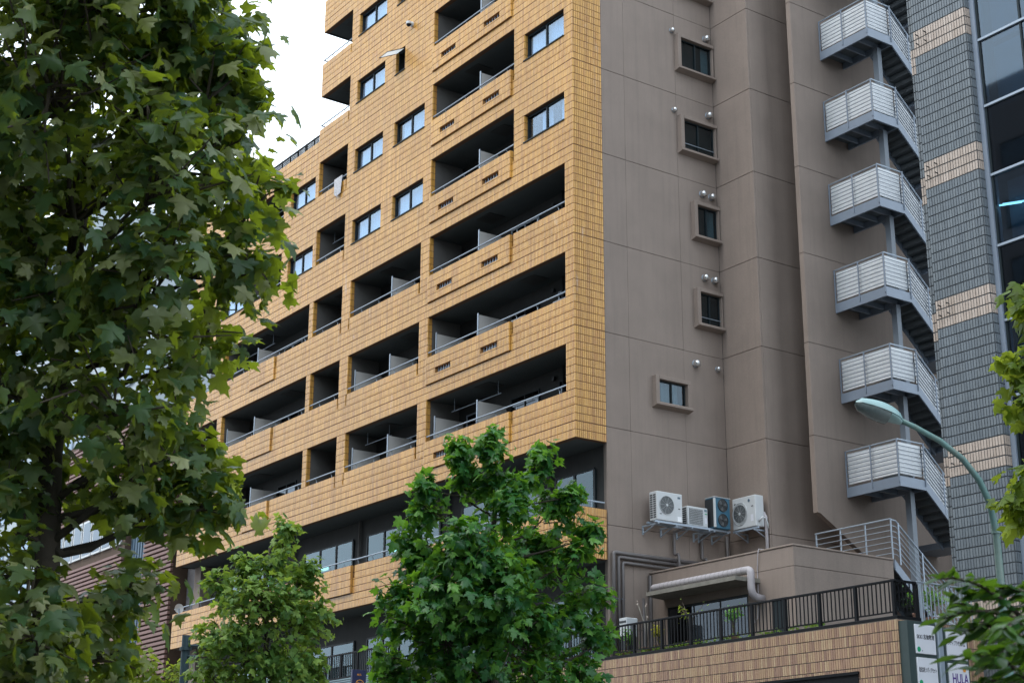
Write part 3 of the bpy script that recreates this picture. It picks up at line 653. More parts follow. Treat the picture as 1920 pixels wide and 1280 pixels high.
# ================================================================== AIR CONDITIONERS ON THE WALL
def fan_unit(name, label, x0, x1, y0, y1, z0, z1, fans, face='x', body='ac_white', split=None, sidegrille=True, group='outdoor units on the wall bracket', square=False):
    t = thing(name, label, 'air conditioner', ((x0 + x1) / 2, (y0 + y1) / 2, z0), group)
    MB().bbox(x0, x1, y0, y1, z0, z1, .018).build('casing', body, t)
    def T(u, d, z): return (x1 + d, u, z) if face == 'x' else (u, y0 - d, z)
    ax = 0 if face == 'x' else 1; sg = 1 if face == 'x' else -1
    for (u, z, r) in fans:
        c = T(u, 0, z)
        if square:
            m = MB(); g0 = T(u - r * 1.15, .004, z - r); g1 = T(u + r * 1.15, .012, z + r)
            m.box(min(g0[0], g1[0]), max(g0[0], g1[0]), min(g0[1], g1[1]), max(g0[1], g1[1]), z - r, z + r); fo = m.build('fan_grille', 'grille', t)
            m = MB()
            for q in range(9): zz = z - r + 2 * r * (q + .5) / 9; a = T(u - r * 1.15, .016, zz); b = T(u + r * 1.15, .016, zz); m.tube([a, b], .004, 4)
            for q in range(12): uu = u - r * 1.15 + 2.3 * r * (q + .5) / 12; m.tube([T(uu, .02, z - r), T(uu, .02, z + r)], .004, 4)
            m.build('wire', 'ac_white' if body == 'ac_white' else 'ac_dark', fo); continue
        fo = MB().disc(c, ax, r, .003 * sg, .010 * sg, 28).build('fan_grille', 'grille' if body == 'ac_white' else 'ac_dark', t)
        m = MB()
        for q in range(1):                                  # outer ring
            rr_ = r * (1.0, .68, .36)[q]; pts = [T(u + rr_ * math.cos(k_ * math.pi / 14), .02, z + rr_ * math.sin(k_ * math.pi / 14)) for k_ in range(29)]
            m.tube(pts, .007 if q == 0 else .0025, 5, cap=False)
        for q in range(10):
            an = q * math.pi / 5; m.tube([T(u + .03 * math.cos(an), .022, z + .03 * math.sin(an)), T(u + r * math.cos(an), .02, z + r * math.sin(an))], .0025, 4)
        m.build('guard', body if body == 'ac_white' else 'ac_dark', fo)
        MB().disc(T(u, 0, z), ax, r * .14, .018 * sg, .032 * sg, 14).build('hub', 'ac_white' if body == 'ac_white' else 'ac_dark', fo)
        bl = MB()
        for q in range(3):
            an = q * 2.094 + .3; p = [T(u + r * a_ * math.cos(an + b_), .013, z + r * a_ * math.sin(an + b_)) for a_, b_ in ((.12, 0), (.85, -.35), (.9, .25), (.5, .45))]
            n = len(bl.v); bl.v += p; bl.f.append((n, n + 1, n + 2, n + 3))
        bl.build('fan_blade', 'grille', fo)
    return t, T
def side_slots(t, x0, x1, y, z0, z1, nx=2, nz=11):
    m = MB()
    for i in range(nx):
        for j in range(nz):
            a = x0 + (x1 - x0) * (i + .12) / nx; b = x0 + (x1 - x0) * (i + .88) / nx; c = z0 + (z1 - z0) * (j + .15) / nz; d = z0 + (z1 - z0) * (j + .8) / nz
            m.box(a, b, y - .004, y - .001, c, d)
    m.build('side_louvre', 'ac_dark', t)
t, T = fan_unit('air_conditioner', 'white outdoor unit with round fan and louvred side, leftmost on the wall bracket', .36, .70, 2.35, 3.30, -2.66, -1.83, [(2.70, -2.21, .265)])
side_slots(t, .38, .66, 2.35, -2.60, -1.90)
MB().box(.701, .704, 3.10, 3.25, -2.64, -2.49).build('rating_plate', 'white_panel', t)
MB().box(.701, .704, 3.12, 3.22, -1.98, -1.92).build('emblem', 'blue_panel', t)
for y, z in ((3.14, -2.28), (2.44, -2.49)): MB().box(.701, .706, y, y + .07, z, z + .025).build('handle', 'ac_dark', t)
t, T = fan_unit('air_conditioner', 'small low outdoor unit with square wire grille, second on the wall bracket', .32, .60, 3.58, 4.36, -2.655, -2.09, [(3.90, -2.38, .225)], square=True)
side_slots(t, .34, .57, 3.58, -2.62, -2.13, 1, 8)
MB().box(.601, .604, 4.22, 4.32, -2.20, -2.13).build('label_plate', 'teal_slat', t); MB().box(.601, .604, 4.24, 4.32, -2.28, -2.25).build('label_plate', 'green_ink', t); MB().box(.601, .604, 4.24, 4.33, -2.55, -2.38).build('label_plate', 'sign_white', t)
t, T = fan_unit('air_conditioner', 'tall old blue unit with two black fans one above the other', .40, .80, 4.45, 5.06, -2.665, -1.76, [(4.76, -1.98, .185), (4.76, -2.42, .185)], body='ac_blue')
MB().box(.395, .40 + .36, 4.443, 4.449, -2.62, -1.80).build('side_panel', 'ac_dark', t); MB().bbox(.74, .815, 4.44, 4.49, -2.65, -1.78, .01).build('corner_post', 'ac_white', t); MB().bbox(.39, .815, 4.44, 5.07, -1.762, -1.742, .006).build('top_lid', 'ac_white', t)
t, T = fan_unit('air_conditioner', 'large white outdoor unit with pale round fan, rightmost on the wall bracket', .66, 1.62, 5.28, 5.62, -2.64, -1.72, [(.98, -2.20, .27)], face='y')
fr = MB(); fr.tube([(.98 + .30 * math.cos(a_ * math.pi / 16), 5.27, -2.20 + .33 * math.sin(a_ * math.pi / 16)) for a_ in range(33)], .012, 6, False); fr.build('fan_ring', 'ac_white', t)
MB().disc((1.36, 5.28, -1.86), 1, .045, -.006, -.001, 16).build('emblem', 'blue_panel', t)
for x, z in ((.74, -1.90), (1.46, -2.05)): MB().box(x, x + .07, 5.272, 5.279, z, z + .025).build('handle', 'ac_dark', t)
MB().box(1.42, 1.52, 5.274, 5.279, -2.48, -2.28).build('label_plate', 'sign_white', t)
MB().tube([(1.62, 5.4, -2.50), (1.74, 5.36, -2.46), (1.78, 5.4, -2.40), (1.77, 5.52, -2.42), (1.755, 5.6, -2.55), (1.75, 5.62, -2.7)], .028, 8).build('hose', 'ac_white', t, smooth=True)
bt = thing('wall_bracket', 'galvanised bracket shelf on the side wall carrying the outdoor units', 'bracket', (.05, 3.8, -2.75))
MB().box(.62, .68, 2.28, 5.15, -2.73, -2.672).build('beam', 'steel', bt); MB().box(.30, .36, 2.28, 5.15, -2.73, -2.672).build('beam', 'steel', bt); MB().box(.62, 1.66, 5.30, 5.36, -2.71, -2.652).build('beam', 'steel', bt)
for y in (2.38, 3.05, 3.65, 4.3, 4.5, 5.02):
    m = MB(); m.box(.002, .72, y - .02, y + .02, -2.775, -2.735); m.box(.002, .04, y - .02, y + .02, -2.99, -2.776); m.tube([(.03, y, -2.96), (.55, y, -2.77)], .018, 6); m.build('arm', 'steel', bt)
for x in (.78, 1.55):
    m = MB(); m.box(x - .02, x + .02, 5.25, 5.748, -2.755, -2.715); m.box(x - .02, x + .02, 5.71, 5.748, -2.97, -2.756); m.tube([(x, 5.72, -2.94), (x, 5.32, -2.75)], .018, 6); m.build('arm', 'steel', bt)
# balcony units
def small_ac(x, y, z, label):
    t = thing('balcony_air_conditioner', label, 'air conditioner', (x, y, z), 'air conditioner units on balconies')
    MB().bbox(x - .38, x + .38, y - .13, y + .13, z, z + .56, .015).build('casing', 'ac_white', t)
    MB().disc((x - .06, y - .13, z + .28), 1, .2, -.008, -.001, 20).build('fan_grille', 'ac_dark', t)
    MB().box(x + .2, x + .36, y - .136, y - .131, z + .12, z + .2).build('handle', 'ac_dark', t)
for x, k, lab in ((-7.35, 4, 'white air conditioner on the balcony level with the upper fully curtained corner window'),
                  (-7.35, 3, 'white air conditioner on the balcony level with the corner window with parted curtains'),
                  (-4.1, 2, 'white air conditioner right of the screen on the highest wide balcony'),
                  (-4.1, 1, 'white air conditioner right of the screen on the middle wide balcony'),
                  (-9.0, 1, 'white air conditioner at the right end of the middle balcony beside the narrow pier'),
                  (-9.0, 0, 'white air conditioner at the right end of the lowest amber balcony'),
                  (-1.9, 1, 'small white unit behind the railing near the amber corner')):
    small_ac(x, 1.05, zrow(12 * k) + (0.95 if x > -7 else .75), lab)
# cloth hung on the railing, bicycle-blue bits
m = MB(); n = 14
for i in range(n + 1):
    for j in range(9):
        u = -14.75 + .62 * i / n; v = j / 8; m.v.append((u + .12 * v * (1 - i / n), -.03 - .03 * math.sin(i * .9) * v - .05 * v, zrow(52) + .24 - v * (.62 + .5 * (i / n) * (1 - i / n) * 3 * .5) ))
m.f = [(i * 9 + j, i * 9 + 9 + j, i * 9 + 10 + j, i * 9 + 1 + j) for i in range(n) for j in range(8)]
tag(m.build('laundry_cloth', 'cloth', smooth=True), 'grey patterned cloth hung over the railing of a narrow balcony', 'cloth')

# ================================================================== EXTERIOR STAIRCASE
S = thing('exterior_staircase', 'blue grey steel exterior staircase with white panelled landings', 'staircase', (4.0, 9.5, -4.05))
X0, X1, Y0, Y1L = 2.80, 4.83, 7.85, 8.95
def landing(zf, full=True):
    """zf: floor level of a landing at the front of the stair"""
    st = MB(); zb_, zt_ = zf - .27, zf + .02
    st.box(X0 + .005, X1, Y0, Y0 + .06, zb_, zt_); st.box(X1 - .06, X1, Y0 + .061, Y1L, zb_, zt_); st.box(X0 + .005, X1 - .061, Y1L - .06, Y1L, zb_, zt_)
    L = st.build('landing', 'stairsteel', S)
    MB().box(X0 + .006, X1 - .062, Y0 + .062, Y1L - .062, zf - .06, zf - .01).build('deck', 'soffit_dark', L)
    for i in range(3): x = X0 + .4 + i * .55; MB().box(x, x + .06, Y0 + .063, Y1L - .063, zf - .22, zf - .065).build('joist', 'stairsteel', L)
    zt_ = zf + 1.10
    MB().box(X0 + .03, X1 - .10, Y0 + .085, Y0 + .10, zf + .12, zf + 1.04).build('guard_panel', 'white_panel', L)
    MB().box(X1 - .10, X1 - .085, Y0 + .12, Y1L - .06, zf + .12, zf + 1.04).build('guard_panel', 'white_panel', L)
    ra = MB()
    ra.tube([(X0 + .02, Y0 + .03, zt_), (X1 - .03, Y0 + .03, zt_), (X1 - .03, Y1L, zt_)], .022, 8)
    ra.build('handrail', 'steel', L)
    for i in range(7):
        z = zf + .17 + i * .125
        MB().tube([(X0 + .02, Y0 + .03, z), (X1 - .03, Y0 + .03, z), (X1 - .03, Y1L, z)], .014, 6).build('rail', 'rail_dark', L)
    for x, y in ((X0 + .03, Y0 + .01), (X0 + 1.0, Y0 - .012), (X1 - .03, Y0 - .012), (X1 + .012, Y1L - .03)):
        MB().box(x - .02, x + .02, y - .011, y + .011, zf - .16, zt_ + .01).build('post', 'stairsteel', L)
    return L
M['rail_dark'] = paint('rail_steel', (0.15, 0.18, 0.215), 0.5, 0.08, 4)
M['soffit_dark'] = paint('deck_steel', (0.10, 0.115, 0.125), 0.7, 0.15, 4)
def flight(zf, up=False, x0=None, x1=None, rails=True, zend=None, ys=None):
    """a flight leaving the front landing at level zf towards +Y; down on the right, up on the left"""
    x0 = x0 if x0 is not None else (X0 + .05 if up else 3.90); x1 = x1 if x1 is not None else (3.78 if up else X1 - .003)
    ys = ys if ys is not None else Y1L + .002; n = 8; run = .20; rise = FH / 2 / 8 * (1 if up else -1); sg = 1 if up else -1
    fl = MB(); ye = ys + n * run; ze = zf + n * rise
    for x in (x0, x1 - .05): fl.prism([(ys, zf - .27), (ye, ze - .27), (ye, ze + .02), (ys, zf + .02)], 0, x, x + .05)
    F = fl.build('flight', 'stairsteel', S)
    for i in range(n):
        y = ys + i * run; z = zf + (i + (1 if up else 1)) * rise
        MB().box(x0 + .052, x1 - .052, y + .003, y + run + .03, z - .045, z - .01).build('tread', 'soffit_dark', F)
        MB().box(x0 + .052, x1 - .052, y + .004, y + .016, min(z, z - rise) - .012, max(z, z - rise) - .048).build('riser', 'soffit_dark', F)
    if rails:
        xr = x1 - .03
        MB().tube([(xr, ys - .02, zf + 1.10), (xr, ye, ze + 1.10)], .022, 8).build('handrail', 'steel', F)
        for i in range(7): z = .17 + i * .125; MB().tube([(xr, ys - .02, zf + z), (xr, ye, ze + z)], .014, 6).build('rail', 'rail_dark', F)
        MB().prism([(ys + .02, zf + .12), (ye, ze + .14), (ye, ze + 1.04), (ys + .02, zf + 1.04)], 0, xr - .07, xr - .055).build('guard_panel', 'white_panel', F)
        for q in (.5, 1.0):
            y = ys + (ye - ys) * q - .03; z = zf + (ze - zf) * q; MB().box(xr + .012, xr + .035, y - .02, y + .02, z - .15, z + 1.1).build('post', 'stairsteel', F)
    return F
for i in range(-1, 7):
    zf = FH * (i + .5) - FH * 0 - .0 + (-0.01); zf = FH * i + FH * .5 - .01
    if i == -1: zf = -FH * .5 - .01
    landing(zf); flight(zf); flight(zf, up=True, rails=False)
    if i < 6: MB().box(4.30, 4.50, 8.62, 8.80, zf - FH + .02 + (.0 if i > -1 else -0.2), zf - .28).build('column', 'rail_dark', S)
    bl_ = MB().box(X0 + .006, X1, Y1L + 1.63, Y1L + 2.7, zf - FH / 2 - .2, zf - FH / 2 - .01).build('landing', 'stairsteel', S)
# railing on the annex roof and the last flight down to the terrace
RR = thing('roof_railing', 'blue grey steel railing on the annex roof below the stair', 'railing', (4.2, 6.4, -4.05))
zt_ = -2.95
MB().tube([(2.83, 6.40, zt_), (5.60, 6.40, zt_), (5.60, 6.62, zt_ - .03), (5.60, 9.8, zt_ - 2.6)], .022, 8).build('handrail', 'steel', RR)
for i in range(6):
    z = zt_ - .16 - i * .155; MB().tube([(2.85, 6.40, z), (5.60, 6.40, z), (5.60, 6.62, z - .03), (5.60, 9.8, z - 2.6)], .011, 6).build('rail', 'steel', RR)
for i in range(4): MB().box(2.83 + i * .92, 2.87 + i * .92, 6.41, 6.43, -4.04, zt_ + .01).build('post', 'steel', RR)
for i in range(4): y = 6.7 + i * .9; MB().box(5.612, 5.634, y - .02, y + .02, -4.1 - (y - 6.6) * .81, zt_ - (y - 6.6) * .81).build('post', 'steel', RR)
F = flight(-4.06, x0=4.7, x1=5.6, rails=False, ys=6.5); F.name = 'flight'
MB().box(4.32, 4.48, 8.63, 8.79, -6.6, -1.7).build('column', 'rail_dark', S)

# ================================================================== ANNEX ON THE TERRACE
A = thing('terrace_annex', 'low taupe rendered annex with a canopy standing on the terrace', 'annex', (2.8, 4.4, -6.7))
am = MB(); am.box(0.02, 5.60, 2.66, 6.30, -6.7, -4.13); am.build('core_wall', 'joint', A)
holesF = [(0.75, 3.95, -6.69, -5.12), (4.78, 5.36, -6.69, -5.37)]
for z0, z1 in ((-6.7, -4.61), (-4.61, -4.10)):
    mb = MB(); g = .006
    hz = [h for h in holesF if h[2] < z1 - .05 and z0 < -5]
    zs = sorted({z0 + g, z1 - g, *[h[3] for h in hz]})
    for a, b in zip(zs[:-1], zs[1:]):
        for u, v in intervals(.008, 5.66, [(h[0], h[1]) for h in hz if h[3] >= b - 1e-6]): mb.box(u, v, 2.60, 2.658, a, b)
    mb.build('wall_panel', 'plaster', A)
    MB().bbox(5.602, 5.66, 2.662, 6.35, z0 + g, z1 - g, .005).build('wall_panel', 'plaster', A)
MB().bbox(-.0 + .008, 5.68, 2.575, 6.36, -4.098, -4.05, .01).build('coping', 'plaster', A)
MB().box(0.76, 3.94, 2.63, 2.659, -6.68, -5.13).build('door_recess', 'dark_room', A)
dr = MB()
for x in (.76, 1.8, 2.85, 3.90): dr.box(x, x + .05, 2.605, 2.628, -6.68, -5.13)
dr.box(.81, 3.9, 2.606, 2.627, -5.2, -5.131); d_ = dr.build('sliding_door', 'frame', A)
for x in (.81, 1.85, 2.9): MB().box(x, x + .99, 2.612, 2.618, -6.68, -5.2).build('pane', 'glass_dark', d_)
MB().box(4.80, 5.34, 2.625, 2.659, -6.68, -5.39).build('door', 'frame', A)
cp = MB().prism([(.60, 2.598), (.87, 1.72), (4.42, 1.72), (4.42, 2.598)], 2, -4.90, -4.79).build('canopy', 'concrete', A)
du = MB(); pth = [(.62, 2.2, -4.62), (.68, 2.2, -4.60), (.8, 2.2, -4.60)] + [(x, 2.2, -4.60) for x in np.linspace(.9, 4.30, 9)] + [(4.40 + .10 * math.sin(a), 2.2, -4.70 + .10 * math.cos(a)) for a in (.3, .7, 1.1, 1.57)] + [(4.50, 2.2, -4.85), (4.50, 2.2, -5.1), (4.50, 2.24, -5.22), (4.50, 2.34, -5.30), (4.50, 2.60, -5.32)]
du.tube(pth, .10, 14); do = du.build('insulated_duct', 'duct', A, smooth=True)
bd = MB()
for x in np.arange(1.0, 4.3, .17): bd.tube([(x, 2.2, -4.60), (x + .008, 2.2, -4.60)], .1025, 14)
bd.build('tape_band', 'pipe', do)
MB().tube([(.9, 2.2, -4.79), (.9, 2.2, -4.71)], .03, 6).build('duct_foot', 'steel', A)
MB().tube([(.55, 1.9, -6.66), (.55, 1.9, -4.9)], .04, 8).build('downpipe', 'pipe', A); MB().tube([(.08, 2.55, -6.66), (.08, 2.55, -4.15)], .05, 8).build('downpipe', 'pipe', A)
MB().tube([(4.50, 2.7, -4.03), (4.46, 2.56, -4.02), (4.42, 2.55, -4.2), (4.37, 2.57, -4.5), (4.36, 2.57, -5.3), (4.30, 2.57, -5.8), (4.2, 2.56, -5.9), (4.16, 2.56, -5.75)], .012, 6).build('cable', 'duct', A, smooth=True)

# ================================================================== PODIUM, TERRACE RAILINGS
PD = thing('podium', 'two storey podium faced with pinkish brown tiles under the terrace', 'building', (0, .6, -13.03))
PX1 = 10.95; PY = .25
pm = MB(); pm.box(-27.0, PX1 - .012, PY + .012, 14, -13.03, -6.72); pw = pm.build('wall', 'grout_pink', PD)
pt = MB(); hole = (3.2, 9.78, -13.0, -7.78)
tiles(pt, 1, PY + .012, -5.0, 3.2, -13.0, -6.73, zbase=-6.73, major=False, jit=0.3); tiles(pt, 1, PY + .012, 9.78, PX1, -13.0, -6.73, zbase=-6.73, major=False, jit=0.3)
tiles(pt, 1, PY + .012, 3.2, 9.78, -7.78, -6.73, zbase=-6.73, major=False, jit=0.3); tiles(pt, 1, PY + .012, -16.5, -5.0, -9.2, -6.73, zbase=-6.73, major=False, jit=0.3)
tiles(pt, 0, PX1 - .012, PY + .012, 3.0, -9.5, -6.73, zbase=-6.73, major=False, jit=0.3)
pt.build('tile_facing', 'tile_pink', pw, kind='stuff')
sh = MB(); sh.box(3.24, 9.74, PY - .01, PY + .01, -13.0, -7.81); so = sh.build('shopfront', 'black', PD)
MB().box(3.2, 9.78, PY - .05, PY + .0, -7.81, -7.75).build('lintel', 'black', so)
# black terrace railing
def bar_mesh(name, mat, w, d, h):
    me = bpy.data.meshes.new(name); m = MB().box(-w / 2, w / 2, -d / 2, d / 2, 0, h); me.from_pydata(m.v, [], m.f); me.materials.append(M[mat]); return me
TR = thing('terrace_railing', 'black metal railing with thin balusters along the podium edge', 'railing', (6, .3, -6.72))
zb_, zt_ = -6.72, -5.86; yr = PY + .06
MB().bbox(-4.8, PX1 - .01, yr - .05, yr + .05, zb_, zb_ + .07, .01).build('bottom_kerb', 'black', TR)
MB().bbox(-4.8, PX1 - .03, yr - .03, yr + .03, zt_ - .05, zt_, .008).build('top_rail', 'black', TR)
MB().box(-4.8, PX1 - .03, yr - .015, yr + .015, zb_ + .14, zb_ + .17).build('lower_rail', 'black', TR)
bm_ = bar_mesh('baluster', 'black', .022, .022, zt_ - zb_ - .22); pm_ = bar_mesh('post', 'black', .07, .07, zt_ - zb_ - .12)
x = PX1 - .10; i = 0
while x > -4.8:
    if i % 9 == 0: instance('post', pm_, TR, (x, yr, zb_ + .07))
    else: instance('baluster', bm_, TR, (x, yr, zb_ + .17))
    x -= .1225; i += 1
MB().box(PX1 - .09, PX1 - .03, yr + .04, 1.0, zt_ - .05, zt_ - .001).build('top_rail', 'black', TR); MB().box(PX1 - .11, PX1 - .01, yr + .052, 1.05, zb_ + .001, zb_ + .07).build('bottom_kerb', 'black', TR)
for i in range(6): instance('baluster', bm_, TR, (PX1 - .06, yr + .12 + i * .12, zb_ + .17))
instance('post', pm_, TR, (PX1 - .06, 1.0, zb_ + .07))
GR = thing('side_railing', 'light grey railing with vertical bars beside the sign', 'railing', (PX1 - .1, 1.8, -6.7))
m = MB(); m.tube([(PX1 - .08, 1.06, zt_ + .02), (PX1 - .08, 2.95, zt_ + .02)], .02, 8); m.build('top_rail', 'steel', GR)
gb = bar_mesh('grey_bar', 'steel', .018, .018, .84)
for i in range(15): instance('bar', gb, GR, (PX1 - .08, 1.12 + i * .125, zb_ + .01))
MB().tube([(PX1 - .2, 1.3, zb_), (PX1 - .2, 1.3, zt_ + .0)], .035, 8).build('post', 'steel', GR)
# raised left part of the terrace: teal slatted fascia and dark railing
LT = thing('fascia_railing', 'dark railing over a teal slatted shop fascia beneath the office windows', 'railing', (-13, 0, -6.1))
MB().box(-17.8, -9.6, PY - .02, PY + .011, -6.72, -6.10).build('fascia_back', 'mortar_grey', LT)
for i in range(9): MB().bbox(-17.8, -9.62, PY - .055, PY - .021, -6.70 + i * .068, -6.648 + i * .068, .008).build('slat', 'teal_slat', LT)
MB().box(-17.8, -9.6, PY - .02, PY + .04, -5.30, -5.25).build('top_rail', 'black', LT); MB().box(-17.8, -9.6, PY - .02, PY + .04, -6.09, -6.04).build('lower_rail', 'black', LT)
lb = bar_mesh('dark_baluster', 'frame', .025, .025, .735); lp = bar_mesh('dark_post', 'black', .06, .06, .80)
for i in range(67): instance('post' if i % 9 == 0 else 'baluster', lp if i % 9 == 0 else lb, LT, (-17.75 + i * .122, PY + .01, -6.04 if i % 9 else -6.09))
fl_ = MB(); fl_.tube([(-15.6, PY - .05, -6.05), (-15.6, PY - .5, -5.95), (-15.6, PY - .9, -5.95)], .02, 6); fo_ = thing('floodlight', 'small pale floodlight on an arm above the teal fascia', 'floodlight', (-15.6, PY, -6.05))
fl_.build('arm', 'blue_panel', fo_); MB().tube([(-15.75, PY - .9, -5.98), (-15.65, PY - 1.0, -6.0), (-15.45, PY - 1.0, -6.08)], [.07, .13, .09], 12).build('head', 'ac_white', fo_, smooth=True)

# ================================================================== SIGNS
def text_obj(body, mat, size, parent, origin, face='x', name='lettering', ext=.002, maxw=None, bold=0.0):
    cu = bpy.data.curves.new(name, 'FONT'); cu.body = body; cu.size = size; cu.extrude = ext; cu.resolution_u = 3; cu.offset = bold
    ob = bpy.data.objects.new(name, cu); COL.objects.link(ob)
    dg = bpy.context.evaluated_depsgraph_get(); me = bpy.data.meshes.new_from_object(ob.evaluated_get(dg)); bpy.data.objects.remove(ob)
    if not len(me.vertices): return None
    co = np.array([v.co[:] for v in me.vertices]); wdt = co[:, 0].max() - co[:, 0].min(); co[:, 0] -= co[:, 0].min()
    if maxw and wdt > 0: co[:, 0] *= maxw / wdt
    q = np.array(origin) - np.array(ORG[parent.name])
    out = np.zeros_like(co)
    if face == 'x': out[:, 1] = co[:, 0]; out[:, 2] = co[:, 1]; out[:, 0] = co[:, 2]
    else: out[:, 0] = co[:, 0]; out[:, 2] = co[:, 1]; out[:, 1] = -co[:, 2]
    out += q
    me.vertices.foreach_set('co', out.ravel()); me.materials.clear(); me.materials.append(M[mat]); me.update()
    o = bpy.data.objects.new(name, me); COL.objects.link(o); o.parent = parent; ORG[o.name] = ORG[parent.name]; return o
SG = thing('tenant_sign', 'double column of white tenant name panels in a dark frame at the podium corner', 'sign', (11.1, 1.2, -10.0))
XS = 11.22
MB().box(PX1 + .004, XS - .03, .28, 1.19, -10.0, -6.78).build('frame', 'sign_frame', SG); MB().box(PX1 + .004, XS - .03, 1.43, 2.22, -10.0, -6.84).build('frame', 'sign_frame', SG)
MB().bbox(XS - .06, XS + .02, 1.20, 1.36, -10.0, -6.66, .01).build('post', 'steel', SG); MB().tube([(XS, 1.28, -6.62), (XS, 2.1, -6.58)], .02, 6).build('bracket', 'ac_white', SG); MB().tube([(XS, 1.34, -6.66), (XS, 1.95, -6.80)], .015, 6).build('bracket', 'ac_white', SG)
TX = [[('SKKI 志勉教育', 'ink'), ('株式会社 メディアセット', 'ink'), ('辰巳浩一税理士事務所', 'ink')], [('シティプラザ大久保', 'ink'), ('HULA', 'purple'), ('グリーテクレナ工業株式会社', 'ink')]]
for c, (ya, yb_) in enumerate(((.49, 1.13), (1.50, 2.16))):
    for r in range(4):
        zt_ = -6.85 - c * .06 - r * .70; p = MB().bbox(XS - .05, XS, ya, yb_, zt_ - .62, zt_, .008).build('name_panel', 'sign_white', SG)
        if r < 3:
            s, mt = TX[c][r]; big = s == 'HULA'
            text_obj(s, mt, .30 if big else .115, p, (XS + .001, ya + (.10 if big else .04), zt_ - (.42 if big else .30)), maxw=.52 if big else .56, bold=.004 if big else .002)
            if not (c == 1 and r in (0, 2)):
                g = MB().disc((XS, ya + .08, zt_ - .53), 0, .055, .001, .004, 16).build('round_mark', 'green_ink', p); text_obj('2F' if r else '3F', 'ink', .04, p, (XS + .001, ya + .17, zt_ - .57))
            if big:
                for (u, v, rr_) in ((.24, -.50, .06), (.50, -.12, .06)):
                    f5 = MB(); f5.prism([(ya + u + rr_ * (1 if q % 2 == 0 else .8) * math.sin(q * math.pi / 5), zt_ + v + rr_ * (1 if q % 2 == 0 else .8) * math.cos(q * math.pi / 5)) for q in range(10)], 0, XS + .004, XS + .007); f5.build('flower_mark', 'orange_ink', p)
nx_ = -8.9
NS = thing('shop_sign', 'navy blue projecting shop sign with an orange line drawing', 'sign', px(672, 1270, 44))
q = px(672, 1270, 44); hw = .27
nb = MB().bbox(q[0] - .05, q[0] + .05, q[1] - .22, q[1] + .22, q[2] - 1.3, q[2] + .22, .01).build('board', 'navy', NS)
ln = MB(); xo = q[0] + .056
ln.tube([(xo, q[1] - .07 + .02 * i, q[2] + .06 + (.05 if i % 2 else 0)) for i in range(7)], .008, 5)
cx, cz = q[1] + .02, q[2] - .16
ln.tube([(xo, cx + .12 * math.cos(a), cz + .10 * math.sin(a)) for a in np.linspace(0, 2 * math.pi, 21)], .009, 5, False); ln.tube([(xo, cx - .09, cz + .02), (xo, cx + .09, cz + .02)], .007, 5)
for u in (-.05, 0, .05): ln.tube([(xo, cx + u, cz + .02), (xo, cx + u, cz - .06)], .007, 5)
ln.build('line_drawing', 'orange_ink', nb)

# ================================================================== OFFICE BUILDING ON THE RIGHT
O = thing('office_building', 'office tower with grey tiled pier, beige bands and blue glass', 'building', (15, 6, -13.03))
TW2, TH2 = .081, .244; zb0 = 1.22 - 3 * TH2
def pier(x0, x1, yf, yb_, side=True):
    ba = MB(); ba.box(x0, x1 - .012, yf + .012, yb_, -13.03, 19.5); bo = ba.build('pier', 'mortar_grey', O)
    tg, tb = MB(), MB(); per = 3.66
    for k in range(-3, 6):
        zt_ = 1.22 + k * per
        for mb_, z0, z1 in ((tb, zt_ - 3 * TH2, zt_), (tg, zt_ - per, zt_ - 3 * TH2)):
            tiles(mb_, 1, yf + .012, x0, x1 - .02, z0, z1, tw=TW2, th=TH2, gv=.017, gh=.026, depth=.014, zbase=zt_, major=False)
            if side: tiles(mb_, 0, x1 - .012, yf + .03, yb_, z0, z1, tw=TW2, th=TH2, gv=.017, gh=.026, depth=.014, zbase=zt_, major=False)
        if side:
            for u in (.15, .40):
                for v in (.17, .42):
                    an = MB().tube([(x0 + u, yf, zt_ - v), (x0 + u, yf - .1, zt_ - v), (x0 + u + .03, yf - .14, zt_ - v - .02)], .016, 6).build('anchor', 'ac_dark', O)
    tg.build('tile_facing', 'tile_grey', bo, kind='stuff'); tb.build('tile_facing', 'tile_beige', bo, kind='stuff')
pier(10.46, 12.08, 3.0, 3.42); pier(9.74, 10.45, 3.72, 4.2, side=False)
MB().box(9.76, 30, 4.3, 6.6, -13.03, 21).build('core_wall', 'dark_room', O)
MB().box(12.09, 12.22, 3.2, 3.5, -13, 20.4).build('jamb', 'stairsteel', O)
gz = [-9.0, -7.1, -5.25, -3.4, -1.53, .3, 2.16, 3.98, 5.8, 7.6, 9.4, 11.2, 13.0, 14.8, 16.6, 18.4, 20.2]
for i, z in enumerate(gz):
    MB().box(12.23, 20, 3.22, 3.34, z - .03, z + .03).build('transom', 'steel', O)
for x in (12.25, 13.46, 15.2, 17, 18.8): MB().box(x - .025, x + .025, 3.25, 3.33, -13, 20.2).build('mullion', 'frame', O)
gm = {8: 'glass_blue', 9: 'glass_blue', 7: 'glass_dark', 6: 'glass_blue', 5: 'glass_dark', 10: 'glass_blue'}
for i, (z0, z1) in enumerate(zip(gz[:-1], gz[1:])):
    for a, b in ((12.28, 13.43), (13.49, 15.17), (15.23, 16.97), (17.03, 18.77)):
        MB().box(a, b, 3.28, 3.29, z0 + .031, z1 - .031).build('pane', gm.get(i, 'glass_dark' if i % 2 else 'glass_blue'), O)
M['blue_deep'] = paint('deep_blue_blind', (0.02, 0.10, 0.20), .8); M['blind_grey'] = paint('grey_blind', (0.16, 0.17, 0.22), .8, .1, 1.5)
for i in (4, 6, 8, 9):
    MB().box(12.3, 19, 3.75, 3.78, gz[i] + .1, gz[i + 1] - .05).build('blind', {4: 'blue_deep', 6: 'blind_grey', 8: 'teal_slat', 9: 'blind_grey'}[i], O)
